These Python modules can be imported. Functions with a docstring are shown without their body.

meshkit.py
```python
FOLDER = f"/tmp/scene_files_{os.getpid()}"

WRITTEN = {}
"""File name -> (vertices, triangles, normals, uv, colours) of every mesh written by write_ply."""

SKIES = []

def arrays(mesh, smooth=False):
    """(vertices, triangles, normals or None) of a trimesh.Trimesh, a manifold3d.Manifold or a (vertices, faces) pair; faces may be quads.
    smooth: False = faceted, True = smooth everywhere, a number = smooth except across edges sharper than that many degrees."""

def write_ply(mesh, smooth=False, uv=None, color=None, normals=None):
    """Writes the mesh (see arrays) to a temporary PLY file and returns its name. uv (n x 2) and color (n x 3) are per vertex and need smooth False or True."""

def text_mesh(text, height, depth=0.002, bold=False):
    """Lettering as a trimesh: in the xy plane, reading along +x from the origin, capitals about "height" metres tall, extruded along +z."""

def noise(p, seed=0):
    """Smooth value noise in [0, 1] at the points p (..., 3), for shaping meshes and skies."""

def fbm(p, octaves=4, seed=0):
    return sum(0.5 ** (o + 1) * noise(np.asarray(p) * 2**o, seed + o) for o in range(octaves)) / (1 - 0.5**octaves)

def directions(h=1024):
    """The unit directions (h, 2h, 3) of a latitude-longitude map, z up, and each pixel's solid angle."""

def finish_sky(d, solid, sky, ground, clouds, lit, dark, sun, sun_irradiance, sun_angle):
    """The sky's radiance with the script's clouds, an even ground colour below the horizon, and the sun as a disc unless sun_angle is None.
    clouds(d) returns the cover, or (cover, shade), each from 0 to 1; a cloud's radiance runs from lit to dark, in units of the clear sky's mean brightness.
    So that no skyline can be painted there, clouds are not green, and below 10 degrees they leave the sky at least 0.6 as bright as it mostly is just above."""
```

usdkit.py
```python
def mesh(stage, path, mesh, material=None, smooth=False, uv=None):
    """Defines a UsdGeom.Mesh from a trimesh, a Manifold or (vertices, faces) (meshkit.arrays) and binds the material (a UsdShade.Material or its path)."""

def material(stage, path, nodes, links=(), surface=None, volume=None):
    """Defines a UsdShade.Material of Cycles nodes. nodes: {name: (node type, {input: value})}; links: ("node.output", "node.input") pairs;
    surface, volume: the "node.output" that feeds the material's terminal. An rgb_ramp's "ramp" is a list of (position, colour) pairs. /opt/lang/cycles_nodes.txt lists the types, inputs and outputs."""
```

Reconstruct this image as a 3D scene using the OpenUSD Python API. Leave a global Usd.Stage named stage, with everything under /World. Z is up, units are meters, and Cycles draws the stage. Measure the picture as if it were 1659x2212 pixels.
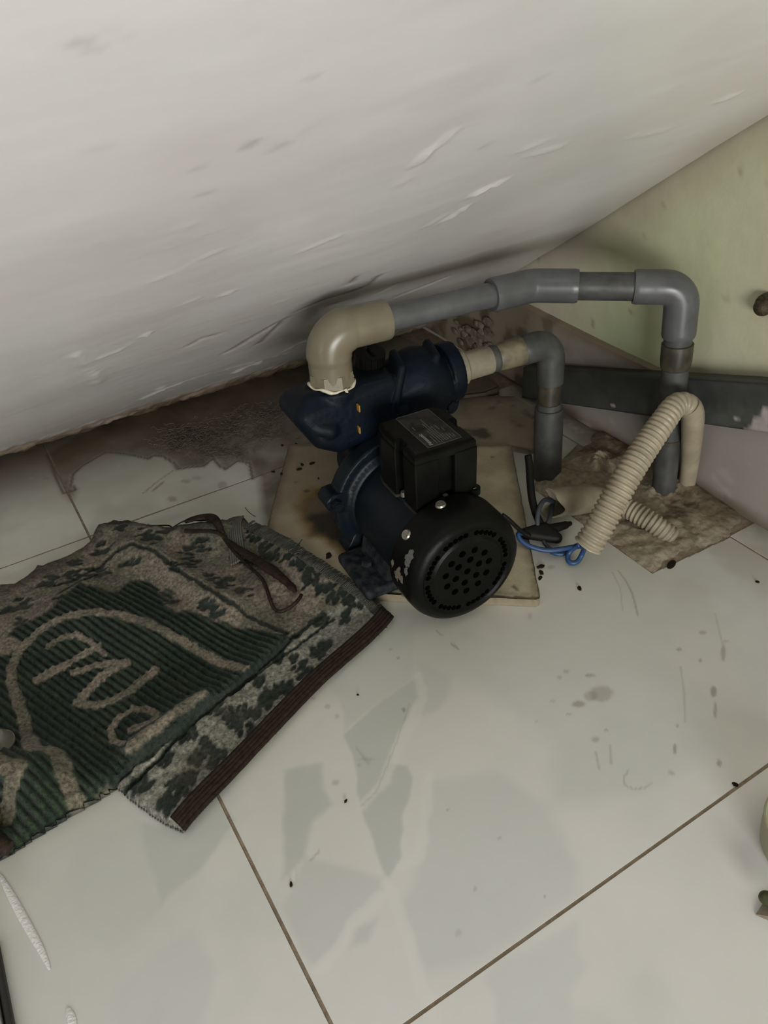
import math, random
import numpy as np, trimesh, shapely, manifold3d as m3
import usdkit, meshkit
from shapely.geometry import Polygon, LineString, Point
from pxr import Usd, UsdGeom, UsdLux, UsdShade, Gf, Sdf, Vt

stage = Usd.Stage.CreateInMemory()
UsdGeom.SetStageUpAxis(stage, UsdGeom.Tokens.z)
UsdGeom.SetStageMetersPerUnit(stage, 1.0)
UsdGeom.Xform.Define(stage, '/World')
rng = np.random.default_rng(7)
random.seed(7)

# ------------------------------------------------------------------ camera
PITCH, ROLL, YAW, FPX = 0.63465, -0.07113, 0.50271, 1683.6
CAM = np.array([0, 0, .52])
def cam_axes():
    f = np.array([math.sin(YAW)*math.cos(PITCH), math.cos(YAW)*math.cos(PITCH), -math.sin(PITCH)])
    r = np.array([math.cos(YAW), -math.sin(YAW), 0]); u = np.cross(r, f)
    c, s = math.cos(ROLL), math.sin(ROLL)
    return c*r+s*u, -s*r+c*u, f
RT, UP, FW = cam_axes()
cam = UsdGeom.Camera.Define(stage, '/World/camera')
cam.AddTransformOp().Set(Gf.Matrix4d(*RT, 0, *UP, 0, *(-FW), 0, *CAM, 1))
cam.CreateHorizontalApertureAttr(36.0); cam.CreateVerticalApertureAttr(48.0)
cam.CreateFocalLengthAttr(36.0*FPX/1659); cam.CreateClippingRangeAttr(Gf.Vec2f(.01, 100))
cam.CreateExposureAttr(0.0)

# ------------------------------------------------------------------ light: daylight through the open doorway on the left, dim room beyond
def rect_light(name, pos, target, w, h, power, col):
    l = UsdLux.RectLight.Define(stage, '/World/'+name)
    z = np.array(pos, float)-np.array(target, float); z /= np.linalg.norm(z)
    x = np.cross([0, 0, 1.], z); x /= np.linalg.norm(x); y = np.cross(z, x)
    l.AddTransformOp().Set(Gf.Matrix4d(*x, 0, *y, 0, *z, 0, *map(float, pos), 1))
    l.CreateWidthAttr(w); l.CreateHeightAttr(h); l.CreateIntensityAttr(power); l.CreateColorAttr(Gf.Vec3f(*col))
    return l
rect_light('doorway_light', (-.34, -1.25, .335), (.25, .5, .15), .7, .5, 20.0, (1, .99, .98))
rect_light('side_opening_light', (-1.15, .12, .32), (.3, .55, .15), .16, .34, 5.0, (1, .99, .98))
dome = UsdLux.DomeLight.Define(stage, '/World/room_light')
dome.CreateIntensityAttr(.03); dome.CreateColorAttr(Gf.Vec3f(1.0, .955, .88))

# ------------------------------------------------------------------ helpers
used = {}
def numbered(parent, name):
    k = (parent, name); n = used.get(k, -1)+1; used[k] = n
    return f'{parent}/{name}' + (f'_{n:03d}' if n else '')
def obj(name, mesh, mat, parent=None, smooth=35, col=None, label=None, flat=False):
    path = numbered(str(parent.GetPath()) if parent else '/World', name)
    if col is not None: smooth = not flat
    m = usdkit.mesh(stage, path, mesh, mat, smooth=smooth)
    if col is not None:
        UsdGeom.PrimvarsAPI(m).CreatePrimvar('tint', Sdf.ValueTypeNames.Color3fArray, 'vertex').Set(Vt.Vec3fArray.FromNumpy(np.clip(np.asarray(col), 0, 1).astype(np.float32)))
    p = m.GetPrim()
    if label: p.SetCustomDataByKey('label', label)
    return p
def tag(p, label=None, cat=None, group=None, kind=None):
    for k, v in (('label', label), ('category', cat), ('group', group), ('kind', kind)):
        if v: p.SetCustomDataByKey(k, v)
    return p
def thing(name, label, cat, loc=(0, 0, 0), rotz=0, group=None, kind=None):
    x = UsdGeom.Xform.Define(stage, numbered('/World', name))
    x.AddTranslateOp().Set(Gf.Vec3d(*map(float, loc)))
    if rotz: x.AddRotateZOp().Set(float(rotz))
    return tag(x.GetPrim(), label, cat, group, kind)
def look(px, py, axis='z', v=0.0):
    """the point of the plane axis = v that lies along the sight line of picture point (px, py): used to survey the room from the photograph"""
    px, py = np.asarray(px, float), np.asarray(py, float)
    d = ((px-829.5)/FPX)[..., None]*RT - ((py-1106)/FPX)[..., None]*UP + FW
    i = 'xyz'.index(axis); t = (v-CAM[i])/d[..., i]
    return CAM + d*t[..., None]
def fl(pts, z=0.0):
    p = np.array(pts, float); return look(p[:, 0], p[:, 1], 'z', z)[:, :2]
def zm(pts, x0, y0, s): return [(x0+x/s, y0+y/s) for x, y in pts]
cat_ = trimesh.util.concatenate
def man(m):
    if isinstance(m, trimesh.Trimesh):
        return m3.Manifold(m3.Mesh(np.asarray(m.vertices, np.float32), np.asarray(m.faces, np.uint32)))
    return m
def tri(m):
    q = m.to_mesh(); return trimesh.Trimesh(q.vert_properties[:, :3], q.tri_verts, process=False)
def sph(p, r, n=20): return m3.Manifold.sphere(r, n).translate(tuple(map(float, p)))
def hull(ps): return m3.Manifold.batch_hull([sph(p, r) for p, r in ps])
def rbox(c, size, r=.002, n=12):
    c, h = np.array(c, float), np.array(size, float)/2-r
    return m3.Manifold.batch_hull([sph(c+h*np.array(s), r, n) for s in np.ndindex(2, 2, 2) for s in [2*np.array(s)-1]])
def cyl(a, b, r, r2=None, n=40):
    a, b = np.array(a, float), np.array(b, float); d = b-a; L = np.linalg.norm(d)
    m = m3.Manifold.cylinder(L, r, r if r2 is None else r2, n)
    T = trimesh.geometry.align_vectors([0, 0, 1], d/L); T[:3, 3] = a
    return m.transform(T[:3])
def round_path(pts, rad, n=10):
    pts = [np.array(p, float) for p in pts]; out = [pts[0]]
    rad = rad if np.ndim(rad) else [rad]*(len(pts)-2)
    for i in range(1, len(pts)-1):
        a, b, c = pts[i-1:i+2]; u, v = (a-b)/np.linalg.norm(a-b), (c-b)/np.linalg.norm(c-b)
        ang = math.acos(np.clip(u@v, -1, 1)); t = rad[i-1]/math.tan(ang/2); p0, p1 = b+u*t, b+v*t
        bis = (u+v)/np.linalg.norm(u+v); o = b+bis*rad[i-1]/math.sin(ang/2)
        for k in range(n+1):
            w = k/n; q = (p0-o)*(1-w)+(p1-o)*w; out.append(o+q/np.linalg.norm(q)*rad[i-1])
    return out+[pts[-1]]
def resample(path, step):
    p = np.array(path); s = np.r_[0, np.cumsum(np.linalg.norm(np.diff(p, axis=0), axis=1))]
    n = max(2, int(round(s[-1]/step))+1); t = np.linspace(0, s[-1], n)
    return np.stack([np.interp(t, s, p[:, k]) for k in range(3)], 1), t
def spline(pts, step):
    from scipy.interpolate import CubicSpline
    p = np.array(pts, float); s = np.r_[0, np.cumsum(np.linalg.norm(np.diff(p, axis=0), axis=1)**.7)]
    return resample(CubicSpline(s, p)(np.linspace(0, s[-1], 300)), step)
def sweep(path, r, sides=32, caps=True, flat=1.0):
    p = np.array(path, float); n = len(p); r = np.broadcast_to(r, (n,))
    t = np.gradient(p, axis=0) if n > 2 else np.repeat([p[1]-p[0]], 2, 0)
    t /= np.linalg.norm(t, axis=1, keepdims=True)+1e-12
    up = np.array([0, 0, 1.]) if abs(t[0][2]) < .9 else np.array([1., 0, 0])
    a = np.cross(t[0], up); a /= np.linalg.norm(a); A = []
    for i in range(n):
        a = a-(a@t[i])*t[i]; a /= np.linalg.norm(a); A.append(a.copy())
    A = np.array(A); B = np.cross(t, A); th = np.arange(sides)*2*np.pi/sides
    v = p[:, None]+r[:, None, None]*(np.cos(th)[None, :, None]*A[:, None]+flat*np.sin(th)[None, :, None]*B[:, None])
    i, j = np.meshgrid(np.arange(n-1), np.arange(sides), indexing='ij'); k = (j+1) % sides
    q = np.stack([i*sides+j, i*sides+k, (i+1)*sides+k, (i+1)*sides+j], -1).reshape(-1, 4)
    f = np.vstack([q[:, [0, 1, 2]], q[:, [0, 2, 3]]]); v = v.reshape(-1, 3)
    if caps:
        c0, c1 = len(v), len(v)+1; v = np.vstack([v, p[0], p[-1]]); j = np.arange(sides); k = (j+1) % sides; e = (n-1)*sides
        f = np.vstack([f, np.stack([k, j, np.full(sides, c0)], 1), np.stack([e+j, e+k, np.full(sides, c1)], 1)])
    return trimesh.Trimesh(v, f, process=False)
def hollow(path, r_out, r_in, sides=36):
    """a tube with wall thickness, open at both ends"""
    o, i = sweep(path, r_out, sides, False), sweep(path, r_in, sides, False); n = len(o.vertices)
    i.invert(); f = [o.faces, i.faces+n]; e = (len(path)-1)*sides; j = np.arange(sides); k = (j+1) % sides
    f += [np.stack([k, j, n+j], 1), np.stack([k, n+j, n+k], 1), np.stack([e+j, e+k, n+e+j], 1), np.stack([e+k, n+e+k, n+e+j], 1)]
    return trimesh.Trimesh(np.vstack([o.vertices, i.vertices]), np.vstack(f), process=False)
def smoothed(m, edge, it=12):
    t = tri(m.refine_to_length(edge)); t.merge_vertices()
    return trimesh.smoothing.filter_taubin(t, lamb=.5, nu=.52, iterations=it)
def grid(us, vs, fn):
    """a surface over the grid us x vs; fn(U, V) -> points (n, 3)"""
    U, V = np.meshgrid(us, vs, indexing='ij'); P = fn(U.ravel(), V.ravel()); nu, nv = U.shape
    i, j = np.meshgrid(np.arange(nu-1), np.arange(nv-1), indexing='ij'); a = i*nv+j
    f = np.stack([a, a+nv, a+nv+1, a+1], -1).reshape(-1, 4)
    return P, np.vstack([f[:, [0, 1, 2]], f[:, [0, 2, 3]]])
def inside(poly, x, y, soft=0.0):
    """1 inside the outline, 0 outside, with a soft edge"""
    P = Polygon(poly).buffer(0); pts = shapely.points(x, y)
    d = np.where(shapely.contains_xy(P, x, y), 1, -1)*shapely.distance(P.boundary, pts)
    return np.clip(.5+d/max(soft, 1e-6)*.5, 0, 1)
def near(line, x, y):
    L = LineString(line) if len(line) > 1 else Point(line[0]); return shapely.distance(L, shapely.points(x, y))
def fb(x, y, sc, seed=0, o=4): return meshkit.fbm(np.stack([x*sc, y*sc, np.full_like(x, seed*7.3)], -1), o, seed)
def mixc(c, t, k): return c*(1-k[:, None])+np.asarray(t)*k[:, None]
def sm(a, b, x): t = np.clip((x-a)/(b-a), 0, 1); return t*t*(3-2*t)

# ------------------------------------------------------------------ materials
L = '/World/Looks/'
def mat(name, color=(.5, .5, .5), rough=.5, spec=.5, tint=False, var=0.0, vscale=30, color2=None, bump=0.0, bscale=200, metal=0.0, coat=0.0, rvar=0.0, dist=.001, stretch=None, detail=5, sheen=0.0):
    n = {'g': ('geometry', {}), 'p': ('principled_bsdf', dict(base_color=color, roughness=rough, specular_ior_level=spec, metallic=metal, coat_weight=coat, sheen_weight=sheen))}
    l = []; src = None
    if tint: n['a'] = ('attribute', {'attribute': 'tint'}); src = 'a.color'
    if var or color2 is not None:
        n['nz'] = ('noise_texture', {'scale': vscale, 'detail': detail, 'roughness': .6}); l.append(('g.position', 'nz.vector'))
        if color2 is not None:
            n['r'] = ('rgb_ramp', {'ramp': [(.38, color), (.62, color2)]}); l.append(('nz.fac', 'r.fac')); src = 'r.color'
        else:
            n['r'] = ('rgb_ramp', {'ramp': [(.3, (1-var,)*3), (.7, (1+var*.3,)*3)]}); l.append(('nz.fac', 'r.fac'))
            n['mx'] = ('mix_color', {'blend_type': 'multiply', 'fac': 1.0, 'a': color}); l.append(('r.color', 'mx.b'))
            if src: l.append((src, 'mx.a'))
            src = 'mx.result'
    if src: l.append((src, 'p.base_color'))
    if rvar:
        n['rn'] = ('noise_texture', {'scale': vscale*1.7, 'detail': 4}); n['rm'] = ('map_range', {'from_min': .3, 'from_max': .7, 'to_min': rough-rvar, 'to_max': rough+rvar})
        l += [('g.position', 'rn.vector'), ('rn.fac', 'rm.value'), ('rm.result', 'p.roughness')]
    if bump:
        n['bn'] = ('noise_texture', {'scale': bscale, 'detail': 4}); n['b'] = ('bump', {'strength': bump, 'distance': dist})
        if stretch: n['mp'] = ('mapping', {'scale': stretch}); l += [('g.position', 'mp.vector'), ('mp.vector', 'bn.vector')]
        else: l.append(('g.position', 'bn.vector'))
        l += [('bn.fac', 'b.height'), ('b.normal', 'p.normal')]
    return usdkit.material(stage, L+name, n, l, surface='p.BSDF')
M = dict(
    tile=mat('glazed_tile', rough=.27, spec=.5, tint=True, var=.05, vscale=9, rvar=.07),
    grout=mat('brown_grout', (.27, .215, .15), .85, var=.4, vscale=120, bump=.5, bscale=900),
    plaster=mat('painted_plaster', rough=.27, spec=.45, tint=True, var=.04, vscale=6, bump=.10, bscale=26, dist=.003, stretch=(1, 2.0, 2.0)),
    green=mat('green_paint', rough=.42, tint=True, var=.06, vscale=8, bump=.3, bscale=40, dist=.003),
    skirt=mat('skirting_tile', rough=.33, tint=True, var=.06, vscale=14),
    mortar=mat('rough_mortar', rough=.95, spec=.2, tint=True, var=.35, vscale=200, bump=.5, bscale=700),
    slab=mat('old_beige_tile', rough=.6, tint=True, var=.12, vscale=60, bump=.25, bscale=300),
    pvc=mat('grey_pvc', (.102, .104, .107), .38, var=.3, vscale=35, rvar=.1),
    pvcd=mat('dirty_grey_pvc', (.070, .071, .068), .5, var=.5, vscale=45, rvar=.1),
    stain=mat('brown_stained_pvc', (.085, .07, .048), .4, color2=(.03, .025, .018), vscale=40),
    beige=mat('beige_pvc', (.205, .178, .118), .30, var=.2, vscale=30),
    beiged=mat('dusty_beige_pvc', (.27, .24, .17), .55, var=.3, vscale=50),
    union=mat('olive_brass_union', (.21, .18, .11), .5, color2=(.11, .09, .055), vscale=60),
    tape=mat('white_thread_tape', (.72, .66, .5), .5, var=.3, vscale=200),
    blue=mat('dark_blue_enamel', (.0032, .0072, .0125), .42, spec=.2, color2=(.0065, .0092, .0118), vscale=28, bump=.25, bscale=120),
    bluec=mat('blue_cast_iron', (.0020, .0058, .0140), .5, spec=.16, color2=(.0045, .007, .0098), vscale=24, bump=.5, bscale=160),
    black=mat('black_plastic', (.0022, .0022, .0018), .42, spec=.16, color2=(.005, .005, .004), vscale=40, bump=.15, bscale=400),
    cap=mat('scuffed_black_cover', (.0016, .0018, .0015), .38, spec=.12, color2=(.0038, .0040, .0034), vscale=22, bump=.3, bscale=150),
    dust=mat('dusty_blue_foot', (.003, .006, .011), .7, spec=.2, color2=(.028, .03, .03), vscale=130),
    plate=mat('nameplate_black', (.006, .006, .005), .5, spec=.3, color2=(.030, .029, .025), vscale=90),
    print_=mat('pale_print', (.27, .27, .24), .6),
    faint=mat('faint_print', (.12, .12, .105), .7, var=.5, vscale=500),
    steel=mat('screw_steel', (.42, .39, .33), .4, metal=.8, var=.4, vscale=300),
    hose=mat('cream_conduit', (.37, .32, .225), .40, var=.3, vscale=45),
    hosed=mat('dusty_cream_conduit', (.36, .31, .22), .6, var=.45, vscale=60),
    rubber=mat('black_rubber', (.006, .006, .005), .6, spec=.25, var=.3, vscale=100),
    grey_wire=mat('grey_wire_sleeve', (.05, .055, .062), .5),
    blue_wire=mat('blue_wire_sleeve', (.022, .066, .165), .42, var=.15, vscale=80),
    board=mat('dark_grey_board', rough=.5, tint=True, var=.25, vscale=50, bump=.3, bscale=150),
    rug=mat('chenille_pile', rough=.95, spec=.1, tint=True, var=.75, vscale=330, bump=.9, bscale=1500, dist=.0015, sheen=.15),
    thread=mat('thread_dark', (.03, .03, .024), .9, spec=.08),
    binding=mat('brown_binding', (.030, .020, .0145), .9, spec=.08, var=.5, vscale=300),
    ribbed=mat('grey_webbing', (.10, .10, .083), .95, spec=.08, var=.4, vscale=400),
    tagw=mat('plaid_tag', (.16, .16, .135), .95, spec=.08, var=.3, vscale=500),
    scrap=mat('dark_dried_scrap', (.010, .006, .004), .6, spec=.2, color2=(.030, .017, .011), vscale=110, bump=.9, bscale=500),
    dirt=mat('dark_dirt', (.028, .02, .013), .9, spec=.08, var=.5, vscale=400),
    lint=mat('dusty_lint', (.16, .135, .1), 1, var=.4, vscale=300),
    rust=mat('rusty_brown', (.02, .014, .004), .6, color2=(.05, .037, .012), vscale=260, bump=.8, bscale=500),
    alu=mat('aluminium_strip', (.42, .43, .42), .3, metal=.9, var=.2, vscale=30),
    seal=mat('dark_seal', (.02, .018, .016), .6),
    silicone=mat('clear_silicone', (.72, .71, .69), .07, spec=1.0, bump=.6, bscale=520, dist=.0015),
    palegreen=mat('pale_green_plastic', (.36, .36, .23), .55, var=.15, vscale=30),
    olive=mat('olive_green_plastic', (.040, .042, .010), .5),
    leaf=mat('dry_leaf', (.21, .17, .12), .8, var=.4, vscale=200),
    grey_cap=mat('grey_cap_plastic', (.17, .16, .14), .4, var=.2, vscale=80),
    crumb=mat('crumbled_plaster', (.26, .215, .155), .9, color2=(.11, .085, .055), vscale=70, bump=.5, bscale=400),
    white=mat('white_paint_chip', (.62, .6, .52), .6),
)

# ------------------------------------------------------------------ floor: big glazed tiles on a grout bed
XW, YB = .65, 1.03                       # right wall, foot of the sloping ceiling
floor = UsdGeom.Xform.Define(stage, '/World/floor').GetPrim(); tag(floor, 'pale marbled glazed tile floor with brown grout joints', None, None, 'structure')
bed = trimesh.creation.box(bounds=[(-1.6, -1.5, -.03), (XW+.05, YB+.06, -.0007)])
obj('grout_bed', bed, M['grout'], floor)
WHITE = np.array([.69, .678, .66]); VEIN = np.array([.525, .54, .525]); MID = np.array([.595, .600, .585])
Z3 = (650, 1350, 1.644)
VEINS = [  # (outline in the photo, colour, softness)
    (fl(zm([(95, 205), (150, 300), (150, 375), (260, 285), (395, 190), (400, 90), (395, 0), (260, 0), (150, 110)], *Z3)), MID, .004),
    (fl(zm([(150, 385), (290, 270), (415, 185), (425, 235), (400, 290), (345, 385), (330, 460), (322, 490), (375, 495), (395, 545), (390, 610), (362, 665), (358, 830), (315, 895), (300, 890), (265, 780), (225, 690), (200, 600), (200, 530), (185, 460)], *Z3)), VEIN, .003),
    (fl(zm([(-60, 520), (0, 500), (70, 490), (80, 580), (112, 640), (40, 700), (10, 830), (-60, 900)], *Z3)), VEIN, .005),
    (fl(zm([(10, 830), (130, 850), (300, 905), (285, 950), (210, 1020), (100, 1180), (45, 1220), (0, 1170), (-60, 1000)], *Z3)), MID, .006),
    (fl(zm([(270, 1040), (240, 1130), (180, 1150), (200, 1080)], *Z3)), MID*.96, .006),
    (fl(zm([(345, 1000), (400, 1165), (440, 1250), (700, 1170), (985, 960), (980, 840), (870, 640), (700, 520), (460, 560), (420, 820), (400, 900)], *Z3)), MID*1.03, .012),
    (fl(zm([(420, 130), (530, 180), (530, 240), (480, 310), (400, 330), (430, 230)], *Z3)), MID*.99, .006),
    (fl(zm([(880, 640), (1000, 640), (1250, 560), (1500, 430), (1400, 250), (1100, 330), (900, 470)], *Z3)), MID*1.02, .02),
    (fl([(300, 1772), (318, 1850), (347, 1957), (365, 1930), (440, 1870), (505, 1775), (468, 1705), (395, 1788)]), VEIN*1.04, .003),
    (fl([(180, 1800), (300, 1775), (330, 1900), (345, 1960), (300, 2010), (240, 2060), (160, 1990), (150, 1890)]), MID*1.03, .008),
    (fl([(250, 2140), (330, 2060), (420, 2000), (470, 2100), (430, 2230), (250, 2230)]), MID*1.04, .008),
    (fl(zm([(690, 1210), (985, 1050), (975, 1150), (1020, 1215), (965, 1300), (960, 1440), (700, 1440), (690, 1330), (655, 1260)], *Z3)), MID*1.05, .006),
    (fl([(110, 1230), (330, 1120), (420, 1105), (300, 1160)]), MID, .01),
]
PALE = [fl(zm(p, *Z3)) for p in ([(420, 180), (440, 260), (345, 440), (335, 470), (290, 560), (220, 640)], [(360, 860), (420, 830), (445, 640), (455, 540)], [(300, 920), (345, 1010), (400, 1170), (470, 1400)], [(285, 960), (200, 1040), (110, 1180), (60, 1230)])]
BROWN = fl(zm([(195, 545), (235, 640), (262, 705), (300, 740), (318, 690), (296, 670), (305, 625), (345, 590), (390, 560), (440, 535), (510, 540), (560, 548), (620, 562), (640, 547), (680, 552), (720, 577), (740, 605), (790, 597), (850, 592), (890, 558), (910, 590), (940, 605), (990, 570), (1040, 580), (1052, 645), (1080, 640), (1100, 850), (1180, 840), (1260, 640), (1500, 500), (1700, 300), (1500, 100), (400, 420)], 0, 700, 1.929))
RING = fl(zm([(195, 545), (262, 705), (318, 690), (296, 670), (305, 625), (345, 590), (440, 535), (510, 540), (560, 548), (620, 562), (640, 547), (680, 552), (720, 577), (740, 605), (790, 597), (850, 592), (890, 558), (910, 590), (940, 605), (990, 570), (1040, 580), (1052, 645)], 0, 700, 1.929))
# water spots and smears: centre, half axes along the picture, strength
SPOTS = [(1301, 1499, 32, 20, .45), (1275, 1503, 18, 12, .4), (1249, 1521, 17, 9, .6), (1287, 1597, 11, 7, .5), (1541, 1494, 9, 14, .65), (1545, 1535, 4, 22, .5), (1562, 1411, 6, 22, .5), (1458, 1617, 5, 14, .65), (1553, 1649, 6, 9, .6), (1450, 1670, 9, 6, .4), (1467, 1403, 8, 5, .5), (1518, 1367, 10, 6, .45), (1513, 1427, 4, 4, .5), (1463, 1568, 5, 4, .5), (1224, 1450, 8, 4, .4), (1276, 1459, 14, 4, .5), (1208, 1463, 6, 5, .4), (1195, 1515, 8, 3, .35), (1309, 1577, 6, 3, .5), (1229, 1543, 9, 3, .4), (1160, 1558, 8, 3, .3), (860, 1421, 5, 4, .5), (843, 1402, 5, 3, .4), (675, 1508, 8, 4, .4), (707, 1526, 7, 6, .35), (728, 1548, 6, 7, .35), (872, 1534, 5, 5, .7), (790, 1640, 22, 4, .3), (776, 1652, 6, 4, .4), (725, 1690, 10, 7, .4), (1026, 1920, 5, 9, .35), (1176, 1937, 3, 6, .55), (967, 1750, 5, 4, .5), (990, 2016, 7, 8, .25), (1080, 1811, 5, 3, .35), (400, 1040, 14, 5, .5), (372, 1078, 12, 6, .6), (425, 1033, 12, 5, .4), (480, 1047, 14, 10, .5), (70, 1025, 8, 4, .5), (100, 1033, 7, 3, .5), (1570, 1385, 9, 4, .3), (1190, 1225, 12, 7, .35), (1145, 1330, 8, 10, .3), (640, 1890, 4, 22, .12)]
STROKES = [(fl(p), w, k) for p, w, k in (
    ([(1335, 1232), (1352, 1255), (1365, 1280), (1372, 1305), (1378, 1330)], .0009, .4), ([(1322, 1235), (1340, 1270), (1345, 1320)], .0006, .25),
    ([(1357, 1665), (1347, 1680), (1350, 1697), (1370, 1705), (1390, 1702), (1407, 1690)], .0007, .35), ([(885, 1520), (858, 1600), (834, 1660), (812, 1712), (780, 1740)], .0006, .22),
    ([(690, 1838), (672, 1858)], .0007, .35), ([(1287, 1625), (1294, 1660)], .0009, .3), ([(1318, 1610), (1320, 1650)], .0009, .3),
    ([(770, 1615), (797, 1650)], .001, .25), ([(975, 1390), (990, 1402)], .0011, .45), ([(310, 1065), (340, 1040), (372, 1018)], .001, .6), ([(330, 1060), (352, 1042)], .0016, .7), ([(942, 1362), (955, 1372)], .0008, .35),
    ([(1470, 1440), (1478, 1500), (1480, 1560)], .0008, .25), ([(1545, 1325), (1560, 1390)], .0008, .2))]
def tile_colour(x, y):
    c = np.repeat(WHITE[None], len(x), 0)
    c = mixc(c, MID, sm(.45, .62, fb(x, y, 9, 3))*.6)
    wx, wy = x+.005*(fb(x, y, 70, 13)-.5), y+.005*(fb(x, y, 70, 14)-.5)
    for o, k, s in VEINS: c = mixc(c, k, inside(o, wx, wy, s*.45)*.9)
    for i, l in enumerate(PALE): c = mixc(c, [.73, .72, .70], sm(.006, .002, near(l, wx, wy)+.006*(fb(x, y, 60, 5)-.5))*.6)
    g = fb(x, y, 60, 9)
    # general grime, heavier towards the corner where the pump drips
    wear = np.maximum(sm(.25, .75, y)*.22, sm(.45, .62, x)*sm(.15, .4, y)*.55)*sm(.35, .6, fb(x, y, 22, 11))
    c = mixc(c, [.40, .36, .28], wear)
    c = c*(1-np.outer(sm(.16, .5, y)*(.55+.9*(fb(x, y, 7, 15)-.25)), [.14, .13, .24]))     # thin yellowish film of limescale and dust, away from where people walk
    b = inside(BROWN, x, y, .006)*(.72+.5*(g-.5))*sm(-.35, .1, x)
    c = mixc(c, [.135, .108, .072], np.clip(b*1.25, 0, .96)*np.clip(.75+.8*(fb(x, y, 30, 4)-.35), 0, 1))
    c = mixc(c, [.05, .037, .025], sm(.0022, .0008, near(RING, x, y))*.75)
    c = mixc(c, [.09, .068, .042], sm(.19, .02, YB-.01-y)*sm(.2, .6, g+.25)*.85)
    c = mixc(c, [.13, .10, .065], sm(.05, .0, XW-x)*sm(.25, .42, y)*.75*sm(.3, .6, g+.1))
    for px, py, a, h, k in SPOTS:
        p = fl([(px, py), (px+a, py), (px, py+h)]); A = np.stack([p[1]-p[0], p[2]-p[0]], 1)
        near_ = (np.abs(x-p[0][0]) < .06) & (np.abs(y-p[0][1]) < .09)
        q = np.linalg.solve(A, np.stack([x[near_]-p[0][0], y[near_]-p[0][1]]))
        rr = np.hypot(*q)+.9*(fb(x[near_], y[near_], 130, 21)-.5)
        c[near_] = mixc(c[near_], [.25, .225, .175], sm(1.05, .55, rr)*k)
    for l, w, k in STROKES: c = mixc(c, [.17, .15, .11], sm(w*1.6, w*.5, near(l, x, y))*k)
    return c
G = .0013
def tile(x0, x1, y0, y1, step, hole=None):
    us = np.arange(x0+G, x1-G+step*.5, step); vs = np.arange(y0+G, y1-G+step*.5, step)
    us[-1], vs[-1] = x1-G, y1-G
    us, vs = np.r_[us[0]-1e-4, us, us[-1]+1e-4], np.r_[vs[0]-1e-4, vs, vs[-1]+1e-4]
    edge = lambda u: np.where((u == u[0]) | (u == u[-1]), -.008, 0)
    def fn(U, V):
        z = np.where((U <= us[0]) | (U >= us[-1]) | (V <= vs[0]) | (V >= vs[-1]), -.0012, 0.0)
        return np.stack([U, V, z], 1)
    P, F = grid(us, vs, fn)
    if hole is not None:
        cx, cy = P[F].mean(1)[:, 0], P[F].mean(1)[:, 1]; keep = ~shapely.contains_xy(Polygon(hole).buffer(0), cx, cy); F = F[keep]
    obj('tile', (P, F), M['tile'], floor, col=tile_colour(P[:, 0], P[:, 1]), flat=True)
XA, XC, YA, YC = .0475, .611, .173, .7725
HOLE = [(.503, .376), (.612, .371), (.612, .60), (.575, .585), (.503, .56)]
tile(XA, XC, YA, YC, .0016, HOLE)
tile(XA-.564, XA, YA, YC, .0028)
tile(XA, XC, YA-.6, YA, .0028)
tile(XA-.564, XA, YA-.6, YA, .004)
tile(XA, XC, YC, YB+.03, .0028)
tile(XA-.564, XA, YC, YB+.03, .0025)
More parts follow.
